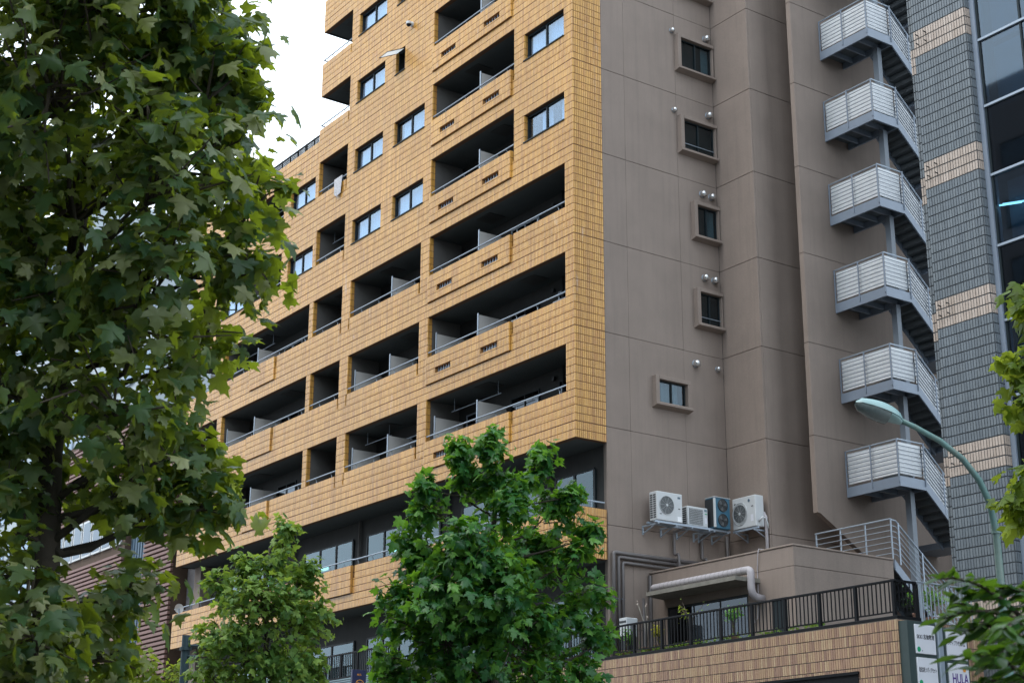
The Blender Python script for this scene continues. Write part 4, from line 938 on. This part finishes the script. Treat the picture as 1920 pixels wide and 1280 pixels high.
for x in (12.25, 12.35): MB().tube([(x, 3.42, gz[7] - .95 + .2), (x + .45, 3.68, gz[7] - .95 + .2)], .022, 6).build('ceiling_light', 'tube', O)

# ================================================================== LEFT NEIGHBOURS
BN = thing('brown_building', 'brown slat clad building with a blue steel panel left of the amber block', 'building', (-34, 2, -13.03))
MB().box(-31.0, -27.95, .2, 9, -13.03, 6.5).build('wall', 'mortar', BN)
sl_ = MB()
for i in range(95): z = -12.9 + i * .2; sl_.bbox(-31.0, -27.9, .08, .198, z, z + .13, .01)
sl_.build('slat_cladding', 'brown', BN, kind='stuff')
bp_ = MB().box(-33.7, -31.02, .6, 9, -13.03, 3.2).build('steel_panel', 'blue_panel', BN)
rb_ = MB()
for i in range(9): rb_.bbox(-33.6 + i * .3, -33.55 + i * .3, .56, .599, -13.0, 3.1, .005)
rb_.build('rib', 'blue_panel', bp_)
MB().box(-44.5, -33.72, .3, 9, -13.03, 7.5).build('wall', 'mortar', BN)
sl_ = MB()
for z0, z1 in ((-5, 1.35), (3.5, 7.4)):
    n = int((z1 - z0) / .2)
    for i in range(n): z = z0 + i * .2; sl_.bbox(-44.4, -33.75, .18, .298, z, z + .13, .01)
sl_.build('slat_cladding', 'brown', BN, kind='stuff')
for i in range(8):
    x = -43.9 + i * 1.25; wo = MB().box(x, x + 1.1, .2, .29, 1.55, 3.3).build('window', 'ac_white', BN); MB().box(x + .1, x + 1.0, .19, .198, 1.65, 3.2).build('pane', 'glass_dark', wo)
CN = MB()
for i in range(14): CN.bbox(-28.3 + i * .1, -28.24 + i * .1, .9, .96, -6.0, .0, .01)
CN.box(-28.4, -26.95, .962, 1.1, -4.2, -2.2)
tag(CN.build('corrugated_screen', 'corr'), 'grey corrugated sheet in the gap beside the amber block', 'screen')
def far_block(name, label, x0, x1, y0, y1, h, floors, cols, mat='pale', glass='glass_blue'):
    t = thing(name, label, 'building', ((x0 + x1) / 2, (y0 + y1) / 2, -13.03))
    MB().bbox(x0, x1, y0, y1, -13.03, h, .1).build('wall', mat, t)
    for f in range(floors):
        z = -10 + f * (h + 8) / floors
        for c in range(cols):
            a = x0 + (x1 - x0) * (c + .15) / cols; b = x0 + (x1 - x0) * (c + .85) / cols
            if y0 < -20: wo = MB().box(a, b, y1 + .004, y1 + .12, z, z + 1.5).build('window', 'frame', t); MB().box(a + .08, b - .08, y1 + .121, y1 + .13, z + .1, z + 1.4).build('pane', glass, wo); continue
            wo = MB().box(a, b, y0 - .12, y0 - .004, z, z + 1.5).build('window', 'steel', t); MB().box(a + .08, b - .08, y0 - .13, y0 - .121, z + .1, z + 1.4).build('pane', glass, wo)
    return t
far_block('pale_tower', 'pale office block seen through gaps in the big tree', -62, -46, 6, 20, 21.5, 10, 7)
far_block('pale_tower', 'taller pale block farther off behind the big tree, left of the roof railing', -104, -78, 12, 30, 37, 14, 8)

far_block('unseen_block', 'unseen grey office block added behind the camera for shade and reflections', -27, -7, -50, -31, 27, 11, 7, 'corr')  # unseen blocks, added to shade the street and darken the glass reflections
far_block('unseen_block', 'unseen brown office block added behind the camera for shade and reflections', -4, 22, -52, -31, 18, 7, 8, 'jamb')
far_block('unseen_block', 'unseen pale office block added right behind the camera for shade and reflections', 24, 60, -52, -32, 11, 5, 10, 'pale')
# ================================================================== STREET LAMP, POLE
SLM = thing('street_lamp', 'weathered green street lamp with curved arm in front of the stairs', 'street lamp', (20.05, -8.05, -13.03))
P0 = px(1878, 1130, 22); P0 = np.array([P0[0], P0[1]])
arm = [px(1868, 1000, 22.05), px(1857, 945, 22.0), px(1836, 900, 21.95), px(1805, 860, 21.9), px(1762, 826, 21.85), px(1715, 800, 21.8), px(1682, 785, 21.75)]
base = np.array([arm[0][0], arm[0][1]])
pts = [(base[0], base[1], z) for z in (-13.03, -11, -9)] + [tuple(px(1873, 1060, 22.05))] + [tuple(a) for a in arm]
pts[2] = (base[0], base[1], -9.2); pts[3] = (base[0], base[1], px(1873, 1060, 22.05)[2])
MB().tube(pts, [.09, .07, .062, .054, .05, .047, .045, .043, .041, .038, .036], 14).build('pole', 'lamp', SLM, smooth=True)
MB().tube([(base[0], base[1], pts[4][2] + .0), (base[0], base[1], pts[4][2] + .07)], .066, 14).build('collar', 'lamp', SLM)
h0 = px(1690, 790, 21.75); h1 = px(1606, 757, 21.7); dv = (h1 - h0); L_ = np.linalg.norm(dv); dv /= L_
sv = np.cross(dv, (0, 0, 1)); sv /= np.linalg.norm(sv); uv = np.cross(sv, dv)
hd, gd = MB(), MB(); n = 12; NS_ = 10
def headring(mb, lower):
    st0 = len(mb.v)
    for i in range(NS_ + 1):
        s = i / NS_; wd = .045 + .135 * math.sin(math.pi * min(1, s ** .8 * .93)) ** .75; th = .04 + .105 * math.sin(math.pi * min(1, s ** .8 * .93)) ** .8
        if i == NS_: wd, th = .03, .02
        c = h0 + dv * L_ * 1.04 * s + uv * .01
        for j in range(n + 1):
            a = math.pi * j / n; r = th * (1.0 if not lower else .95)
            mb.v.append(tuple(c + sv * wd * math.cos(a) * (1 if not lower else .93) + uv * r * math.sin(a) * (1 if not lower else -1)))
    for i in range(NS_):
        if lower and i < 3: continue
        for j in range(n): a = st0 + i * (n + 1) + j; mb.f.append((a, a + 1, a + n + 2, a + n + 1))
headring(hd, False)
st0 = len(hd.v)
for i in range(5):
    s = i / NS_; c = h0 + dv * L_ * 1.04 * s; wd = .045 + .135 * math.sin(math.pi * min(1, s ** .8 * .93)) ** .75
    for j in range(n + 1): a = math.pi * j / n; hd.v.append(tuple(c + sv * wd * math.cos(a) - uv * .05 * math.sin(a)))
for i in range(3):
    for j in range(n): a = st0 + i * (n + 1) + j; hd.f.append((a, a + 1, a + n + 2, a + n + 1))
hdo = hd.build('lamp_head', 'lamp_head', SLM, smooth=True) if 'lamp_head' in M else hd.build('lamp_head', paint('lamp_head', (0.24, 0.38, 0.39), .35, .06), SLM, smooth=True)
headring(gd, True); gd.build('diffuser', 'lamp_glass', hdo, smooth=True)
up_ = px(346, 1250, 40)
UP = thing('utility_pole', 'dark teal utility pole with crossarms below the leaning tree', 'pole', (up_[0], up_[1], -13.03))
MB().tube([(up_[0], up_[1], -13.03), (up_[0], up_[1], px(346, 1188, 40)[2])], .11, 12).build('shaft', 'pole', UP)
for dz in (.15, .42): MB().tube([(up_[0] - .1, up_[1], px(346, 1188, 40)[2] - dz - .1), (up_[0] + .55, up_[1] + .1, px(346, 1188, 40)[2] - dz - .15)], .035, 6).build('crossarm', 'pole', UP)
MB().tube([(up_[0], up_[1], px(346, 1188, 40)[2] - .3), (up_[0], up_[1], px(346, 1188, 40)[2] - .38)], .15, 12).build('band', 'pole', UP)
dp = px(336, 1140, 62)
DS = thing('satellite_dish', 'small grey satellite dish on the lowest left balcony corner', 'dish', dp)
m = MB(); n = 16
for i, (rr_, d) in enumerate(((0.0, .06), (.10, .04), (.19, 0.0))):
    for j in range(n): a = 2 * math.pi * j / n; m.v.append((dp[0] - d, dp[1] + rr_ * math.cos(a), dp[2] + rr_ * math.sin(a)))
m.f = [(i * n + j, i * n + (j + 1) % n, (i + 1) * n + (j + 1) % n, (i + 1) * n + j) for i in range(2) for j in range(n)]
m.build('reflector', 'ac_white', DS, smooth=True); MB().tube([(dp[0], dp[1], dp[2]), (dp[0], dp[1], dp[2] - .6)], .03, 6).build('mast', 'steel', DS)

# ================================================================== TREES
HALF = [(0, .06), (.2, -.06), (.40, -.01), (.35, .13), (.53, .2), (.68, .47), (.47, .42), (.33, .45), (.26, .60), (.31, .74), (.13, .80), (0, 1.06)]
def leaf_shape(kind, fold, droop):
    if kind == 'plane':
        right = HALF; left = [(-x, y) for x, y in HALF[-2:0:-1]]; out = right + left; cen = (0, .36); P_ = [cen] + out
        k = len(out); F = [(0, i + 1, (i + 1) % k + 1) for i in range(k)]
    else:
        out = [(0, 0), (.13, .18), (.19, .42), (.14, .7), (0, 1), (-.14, .7), (-.19, .42), (-.13, .18)]; P_ = [(0, .45)] + out
        k = len(out); F = [(0, i + 1, (i + 1) % k + 1) for i in range(k)]
    V = np.array([(x, y, -fold * abs(x) - droop * y * y + .06 * math.sin(7 * x + 3 * y)) for x, y in P_]); V[:, 1] -= 0.0
    return V, np.array(F)
LEAVES = {'plane': [leaf_shape('plane', f, d) for f, d in ((.25, .18), (.5, .35), (.1, .5), (-.2, .25))], 'oval': [leaf_shape('oval', f, d) for f, d in ((.4, .2), (.2, .4))]}
def frames(pos, out, size, hang, spread):
    k = len(pos); up = np.array([0, 0, 1.0])
    nrm = out * .55 + up * (.75 - hang * .35) + rng.normal(0, spread, (k, 3)); nrm /= np.linalg.norm(nrm, axis=1)[:, None]
    tip = out * .55 - up * (.35 + hang) + rng.normal(0, .55, (k, 3)); tip -= nrm * (tip * nrm).sum(1)[:, None]; tip /= np.linalg.norm(tip, axis=1)[:, None] + 1e-9
    side = np.cross(tip, nrm); sz = size * rng.uniform(.5, 1.3, k)
    return side, tip, nrm, sz
def make_tree(name, label, base, lobes, dist, size, lm, trunk_r, trunk_top, nt, nl, hang=.45, spread=.45, nparts=300, kind='plane', cat='tree', group=None, jit=.13, upb=.25, lean=(0, 0), twig_r=.012):
    """lobes: (centre xyz, radius). limbs run from the trunk to each lobe, twigs fill the lobe, leaves sit along the twigs"""
    T_ = thing(name, label, cat, (base[0], base[1], -13.03), group)
    tp = [np.array((base[0], base[1], -13.05))]; zt_ = trunk_top
    for i in range(1, 9):
        s = i / 8; tp.append(np.array((base[0] + lean[0] * s + .06 * math.sin(i * 1.7), base[1] + lean[1] * s + .06 * math.cos(i * 2.1), -13.05 + (zt_ + 13.05) * s)))
    tr = [trunk_r * (1.25 if i == 0 else 1) * (1 - .75 * (i / 8) ** 1.2) for i in range(9)]
    MB().tube(tp, tr, 12).build('trunk', 'bark', T_, smooth=True)
    twg = MB(); P_, O_ = [], []
    for (c, r) in lobes:
        c = np.array(c, float); zs = c[2] - .6 * r - .25 * np.linalg.norm(c[:2] - base[:2]); zs = min(max(zs, -10.5), zt_ - .1); s = (zs + 13.05) / (zt_ + 13.05)
        st = tp[0] * (1 - s) + tp[-1] * s; i0 = min(7, int(s * 8)); st = tp[i0] + (tp[i0 + 1] - tp[i0]) * (s * 8 - i0)
        mid = (st + c) / 2 + np.array([0, 0, -.1 * r]) + rng.normal(0, .08, 3)
        rl_ = max(.018, trunk_r * .34 * (1 - .6 * s))
        MB().tube([st, (st + mid) / 2 + rng.normal(0, .03, 3), mid, (mid + c) / 2 + rng.normal(0, .04, 3), c], [rl_, rl_ * .85, rl_ * .7, rl_ * .5, rl_ * .32], 7).build('limb', 'bark', T_, smooth=True)
        k = max(5, int(nt * r * r))
        for _ in range(k):
            d = rng.normal(0, 1, 3); d[2] += upb; d /= np.linalg.norm(d)
            e = c + d * r * rng.uniform(.72, 1.12); q0 = c + (mid - c) * rng.uniform(0, .5)
            m_ = (q0 + e) / 2 + rng.normal(0, .12 * r, 3) + np.array([0, 0, .05 * r])
            twg.tube([q0, m_, e], [twig_r, twig_r * .75, twig_r * .35], 4, False)
            nl_ = max(3, int(nl * rng.uniform(.6, 1.3)))
            s = rng.uniform(.22, 1.0, nl_) ** .8; s[0] = 1.0
            pp = (1 - s)[:, None] ** 2 * q0 + (2 * s * (1 - s))[:, None] * m_ + (s ** 2)[:, None] * e + rng.normal(0, jit, (nl_, 3))
            P_.append(pp); oo = pp - (c - np.array([0, 0, .2 * r])); oo /= np.linalg.norm(oo, axis=1)[:, None] + 1e-6; O_.append(oo * .8 + d * .3)
    twg.build('twigs', 'twig', T_, kind='stuff')
    P_ = np.concatenate(P_); O_ = np.concatenate(O_); k = len(P_)
    sd, tpv, nr, sz = frames(P_, O_, size, hang, spread)
    var = rng.integers(0, len(LEAVES[kind]), k)
    # nearest leaves become single parts
    dd = (P_ + np.array([0, 0, ZO]) - CAM); dep = dd @ _fw; xs = 960 + FPX * (dd @ CR) / dep; ys = 640 - FPX * (dd @ CU) / dep
    vis = (xs > 0) & (xs < 1920) & (ys > 0) & (ys < 1280) & (dep > 0); score = np.where(vis, dep, 1e6) / sz
    order = np.argsort(score); npt = min(nparts, int(vis.sum())); parts = order[:npt]; rest = order[npt:]
    meshes = []
    for V, F in LEAVES[kind]:
        me = bpy.data.meshes.new('leaf'); me.from_pydata(V.tolist(), [], F.tolist()); me.materials.append(M[lm]); me.polygons.foreach_set('use_smooth', [True] * len(me.polygons)); meshes.append(me)
    og = np.array(ORG[T_.name])
    for i in parts:
        o = bpy.data.objects.new('leaf', meshes[var[i]]); COL.objects.link(o); o.parent = T_; q = P_[i] - og; a, b, c = sd[i] * sz[i], tpv[i] * sz[i], nr[i] * sz[i]
        o.matrix_local = Matrix(((a[0], b[0], c[0], q[0]), (a[1], b[1], c[1], q[1]), (a[2], b[2], c[2], q[2]), (0, 0, 0, 1)))
    VV, FF, n0 = [], [], 0
    for vi, (V, F) in enumerate(LEAVES[kind]):
        idx = rest[var[rest] == vi]; kk = len(idx)
        if not kk: continue
        W = (V[None, :, 0:1] * sd[idx][:, None] + V[None, :, 1:2] * tpv[idx][:, None] + V[None, :, 2:3] * nr[idx][:, None]) * sz[idx][:, None, None] + (P_[idx] - og)[:, None]
        VV.append(W.reshape(-1, 3)); FF.append((F[None] + (n0 + np.arange(kk) * len(V))[:, None, None]).reshape(-1, 3)); n0 += kk * len(V)
    VV = np.concatenate(VV); FF = np.concatenate(FF)
    me = bpy.data.meshes.new('crown'); me.vertices.add(len(VV)); me.vertices.foreach_set('co', VV.ravel()); me.loops.add(FF.size); me.loops.foreach_set('vertex_index', FF.ravel().astype(np.int32))
    me.polygons.add(len(FF)); me.polygons.foreach_set('loop_start', np.arange(0, FF.size, 3, dtype=np.int32)); me.polygons.foreach_set('use_smooth', [True] * len(FF)); me.update(calc_edges=True); me.materials.append(M[lm])
    o = bpy.data.objects.new('crown', me); COL.objects.link(o); o.parent = T_; o['kind'] = 'stuff'
    print(name, 'leaves', k)
    return T_
def lob(L, d): return [(px(a, b, d + dd), r) for a, b, dd, r in L]
D1 = 10.5; b1 = px(92, 1000, D1)
make_tree('plane_tree', 'big dark plane tree filling the left side, nearest to the camera', b1, lob([
    (40, -80, .3, .75), (220, -40, -.3, .7), (370, 0, .2, .45), (425, 60, .4, .32), (350, 100, .1, .48), (90, 150, -.4, .7), (280, 180, .4, .6), (435, 150, -.1, .32), (475, 125, .2, .20), (410, 265, 0, .36), (320, 350, -.5, .55), (400, 385, .3, .34), (130, 380, .5, .7), (-70, 260, 0, .75),
    (500, 365, .1, .19), (420, 480, .1, .34), (495, 505, 0, .16), (290, 540, -.4, .55), (100, 600, .2, .65), (-80, 560, -.2, .65), (410, 600, .3, .28), (345, 680, .2, .30), (220, 750, -.5, .50), (50, 800, .3, .6), (330, 845, -.1, .32), (405, 880, .1, .15), (-70, 800, 0, .55), (190, 885, .3, .34), (385, 950, .1, .14), (30, 930, -.2, .30), (260, 920, -.2, .22), (310, 950, .1, .14), (-60, 1020, .2, .3),
    (40, 1130, -.5, .40), (160, 1130, 0, .30), (250, 1110, .2, .2), (-20, 1240, -.3, .5), (110, 1250, .2, .38), (60, 1190, -.7, .38), (190, 1230, .1, .28), (150, -270, 0, .8), (350, -200, .1, .5), (-90, -100, .2, .8), (50, -420, 0, .7)], D1),
    D1, .128, 'leaf', .115, px(92, -350, D1)[2], 54, 18, hang=.55, spread=.42, jit=.11, lean=(.05, -.05))
D2 = 26; b2 = px(930, 1100, D2)
make_tree('plane_tree', 'bright green young plane tree in front of the amber corner', b2, lob([
    (925, 822, -.1, .10), (925, 850, -.1, .20), (922, 905, -.1, .26), (858, 838, .1, .10), (862, 868, .1, .20), (866, 915, .1, .26), (1021, 848, .1, .12), (1016, 890, .1, .2), (972, 905, -.2, .16), (798, 915, 0, .13), (800, 955, 0, .32), (950, 965, -.3, .46), (1050, 960, .3, .38), (1076, 925, .1, .14), (762, 1010, .2, .16), (780, 1060, .2, .44), (870, 1050, -.7, .75), (1000, 1060, .5, .75), (1085, 1050, -.2, .34), (1108, 1000, 0, .14), (728, 1110, 0, .18), (750, 1160, 0, .38), (810, 1130, -.6, .6), (930, 1120, -.9, .7), (830, 1190, -.5, .85), (960, 1200, -.3, 1.0), (1070, 1170, .2, .52), (1122, 1120, .1, .20), (1130, 1200, .1, .2),
    (715, 1230, .1, .2), (745, 1280, 0, .45), (1090, 1280, 0, .5), (880, 1330, -.3, 1.0), (1010, 1340, .3, .9)], D2),
    D2, .165, 'leaf_mid', .13, px(925, 870, D2)[2], 70, 17, hang=.2, spread=.6, jit=.085, upb=.8)
D3 = 36; b3 = px(500, 1150, D3)
make_tree('plane_tree', 'small olive green tree in front of the lower office windows', b3, lob([
    (537, 992, 0, .13), (532, 1020, 0, .24), (515, 1060, .2, .42), (450, 1055, -.1, .22), (455, 1085, -.1, .42), (405, 1090, .1, .2), (420, 1130, .1, .48), (585, 1068, 0, .18), (560, 1110, -.2, .5), (612, 1145, 0, .26), (490, 1140, -.6, .9), (570, 1180, .3, .65), (395, 1190, 0, .42), (455, 1230, -.3, .95), (545, 1250, 0, .8), (385, 1260, .2, .4), (470, 1330, 0, 1.1), (590, 1280, 0, .35)], D3),
    D3, .165, 'leaf_far', .12, px(520, 1020, D3)[2], 52, 16, hang=.25, spread=.55, jit=.11, upb=.4)
D4 = 50; b4 = px(230, 1300, D4)
make_tree('street_tree', 'pale lime green treetop at the bottom left edge', b4, lob([(110, 1275, 0, .7), (190, 1270, .4, .7), (270, 1255, 0, .7), (320, 1262, .3, .5), (230, 1310, 0, 1.2), (340, 1300, 0, .8), (60, 1310, 0, .9)], D4),
    D4, .18, 'leaf_bright', .12, px(230, 1265, D4)[2], 30, 12, hang=.2, spread=.55, nparts=120)
D5 = 13; b5 = px(2180, 1000, D5)
make_tree('plane_tree', 'lime green plane leaves reaching in at the right edge', b5, lob([(1935, 580, 0, .20), (1925, 680, .1, .20), (1945, 760, -.1, .24), (1935, 900, 0, .18), (1925, 965, .1, .17), (2060, 640, .2, .5), (2080, 850, 0, .5), (2200, 500, .2, .8), (2250, 800, -.2, .8), (2200, 200, 0, .9)], D5),
    D5, .15, 'leaf_bright', .10, px(2180, 100, D5)[2], 60, 14, hang=.45, spread=.4, nparts=200, jit=.07)
# roadside shrub close to the camera at the lower right
def make_shrub(base, tips, size, label):
    T_ = thing('roadside_shrub', label, 'shrub', (base[0], base[1], -13.03)); og = np.array(ORG[T_.name]); meshes = []
    for V, F in LEAVES['oval']:
        me = bpy.data.meshes.new('leaf'); me.from_pydata(V.tolist(), [], F.tolist()); me.materials.append(M['leaf_shrub']); me.polygons.foreach_set('use_smooth', [True] * len(me.polygons)); meshes.append(me)
    nL = 0
    for (j0, e) in tips:
        j0, e = np.array(j0), np.array(e); b0 = np.array((base[0], base[1], -13.03)) + rng.normal(0, .05, 3) * (1, 1, 0)
        m1 = (b0 + j0) / 2 + rng.normal(0, .05, 3); ctrl = j0 + (e - j0) * .5 + np.array([0, 0, .10])
        cv = [(1 - s) ** 2 * j0 + 2 * s * (1 - s) * ctrl + s * s * e for s in np.linspace(0, 1, 7)]
        MB().tube([b0, m1, *cv], [.016, .012, .009, .008, .007, .006, .005, .004, .002], 6).build('stem', 'twig', T_, smooth=True)
        d = (e - j0) / np.linalg.norm(e - j0)
        for s in np.linspace(.05, 1, 15):
            for sgn in (-1, 1):
                c = (1 - s) ** 2 * j0 + 2 * s * (1 - s) * ctrl + s * s * e; sv_ = np.cross(d, (0, 0, 1)); sv_ /= np.linalg.norm(sv_)
                tip = d * rng.uniform(.4, .9) + sv_ * sgn * rng.uniform(.5, 1) + np.array([0, 0, rng.uniform(-.5, .3)]); tip /= np.linalg.norm(tip)
                nr = np.array([0, 0, 1.0]) + rng.normal(0, .35, 3); nr -= tip * nr.dot(tip); nr /= np.linalg.norm(nr); sd = np.cross(tip, nr); z = size * rng.uniform(.6, 1.25)
                o = bpy.data.objects.new('leaf', meshes[nL % 2]); COL.objects.link(o); o.parent = T_; q = c - og; a, b, n_ = sd * z, tip * z, nr * z; nL += 1
                o.matrix_local = Matrix(((a[0], b[0], n_[0], q[0]), (a[1], b[1], n_[1], q[1]), (a[2], b[2], n_[2], q[2]), (0, 0, 0, 1)))
sb = px(2060, 1700, 4.6)
make_shrub(sb, [(px(1935, 1180, 4.6), px(1758, 1085, 4.4)), (px(1950, 1250, 4.7), px(1790, 1130, 4.8)), (px(1940, 1290, 4.4), px(1800, 1240, 4.2)), (px(1960, 1330, 4.6), px(1820, 1290, 4.5)), (px(1980, 1220, 4.3), px(1880, 1180, 4.0)), (px(1960, 1270, 4.9), px(1850, 1200, 5.0)), (px(1980, 1180, 4.7), px(1880, 1110, 4.6)), (px(1960, 1200, 4.5), px(1770, 1160, 4.5)), (px(1950, 1220, 4.8), px(1800, 1190, 4.7)), (px(1970, 1290, 4.5), px(1840, 1255, 4.4)), (px(1975, 1150, 4.5), px(1830, 1120, 4.6)), (px(1990, 1250, 4.3), px(1870, 1230, 4.2)), (px(1985, 1320, 4.6), px(1850, 1300, 4.6))],
           0.088, 'dark glossy shrub branches close to the camera at the lower right')

# ================================================================== TERRACE PLANTS
def pot_plant(x, y, label, h, n, lm, size, spread, bare=False, pot=True):
    T_ = thing('terrace_plant', label, 'plant', (x, y, -6.70), 'plants on the terrace'); z0 = -6.70
    if pot: MB().tube([(x, y, z0), (x, y, z0 + .22), (x, y, z0 + .24)], [.10, .14, .15], 14).build('pot', 'pot', T_, smooth=True)
    st = MB(); V_, F_, n0 = [], [], 0; mb = MB()
    for i in range(7 if not bare else 4):
        a = rng.uniform(0, 6.28); e = np.array((x + spread * math.cos(a) * rng.uniform(.3, 1), y + .5 * spread * math.sin(a), z0 + .2 + h * rng.uniform(.6, 1))); m_ = np.array((x + .2 * (e[0] - x), y, z0 + .2 + .6 * h * rng.uniform(.6, .9)))
        st.tube([(x, y, z0 + .15), m_, e], [.014, .011, .005], 5)
        for j in range(n):
            s = rng.uniform(.3, 1) if not bare else 1.0; c = (1 - s) * m_ + s * e + rng.normal(0, spread * .22 if not bare else .03, 3); V, F = LEAVES['oval'][j % 2]
            tip = rng.normal(0, 1, 3); tip[2] += .2; tip /= np.linalg.norm(tip); nr = rng.normal(0, .6, 3) + np.array([0, -.5, 1]); nr -= tip * nr.dot(tip); nr /= np.linalg.norm(nr); sd = np.cross(tip, nr)
            W = (V[:, 0:1] * sd * 1.5 + V[:, 1:2] * tip + V[:, 2:3] * nr) * size * rng.uniform(.6, 1.2) + c; b0 = len(mb.v); mb.v += W.tolist(); mb.f += (F + b0).tolist()
    st.build('stem', 'twig' if not bare else 'concrete', T_, smooth=True); mb.build('foliage', lm, T_, smooth=True, kind='stuff')
pot_plant(2.0, .75, 'bare grey branching plant with a few tips behind the black railing', 1.25, 2, 'tile_beige', .07, .45, bare=True)
pot_plant(2.55, .7, 'yellow leaved plant behind the black railing', .55, 26, 'yellow_leaf', .08, .22)
pot_plant(3.7, .8, 'slender plant with a few fresh green leaves near the sliding doors', 1.15, 5, 'leaf_bright', .09, .5)
pot_plant(5.15, .9, 'leafy green plant in front of the annex door', .75, 22, 'leaf_mid', .09, .28)
pot_plant(1.1, .8, 'dark green bush at the left end of the terrace', .6, 22, 'leaf_mid', .08, .35)
pot_plant(10.5, 1.5, 'green plant behind the light grey railing', .5, 22, 'leaf_mid', .08, .35)
pot_plant(10.2, 2.3, 'larger green plant by the grey tiled pier', .7, 22, 'leaf_mid', .09, .35)
mo = MB()
for i in range(500):
    x = rng.uniform(1.0, 8.5); y = PY + .22 + abs(rng.normal(0, .08)); z = -6.69 + rng.uniform(0, .16); V, F = LEAVES['oval'][i % 2]; tip = rng.normal(0, 1, 3); tip[2] = abs(tip[2]); tip /= np.linalg.norm(tip); nr = rng.normal(0, 1, 3); nr -= tip * nr.dot(tip); nr /= np.linalg.norm(nr); sd = np.cross(tip, nr)
    b0 = len(mo.v); mo.v += ((V[:, 0:1] * sd * 1.6 + V[:, 1:2] * tip + V[:, 2:3] * nr) * .08 + (x, y, z)).tolist(); mo.f += (F + b0).tolist()
o = mo.build('ground_cover', 'leaf_far', kind='stuff'); tag(o, 'low green ground cover along the foot of the black railing', 'ground cover')
ta = thing('terrace_air_conditioner', 'small white unit standing on the terrace by the grey pipes', 'air conditioner', (.35, 1.75, -6.70))
MB().bbox(.30, .62, 1.22, 1.62, -5.98, -5.48, .015).build('casing', 'ac_white', ta); MB().box(.32, .60, 1.212, 1.219, -5.62, -5.56).build('vent_slot', 'ac_dark', ta)
for y in (1.28, 1.56): MB().box(.33, .59, y - .02, y + .02, -6.70, -5.981).build('stand', 'ac_dark', ta)
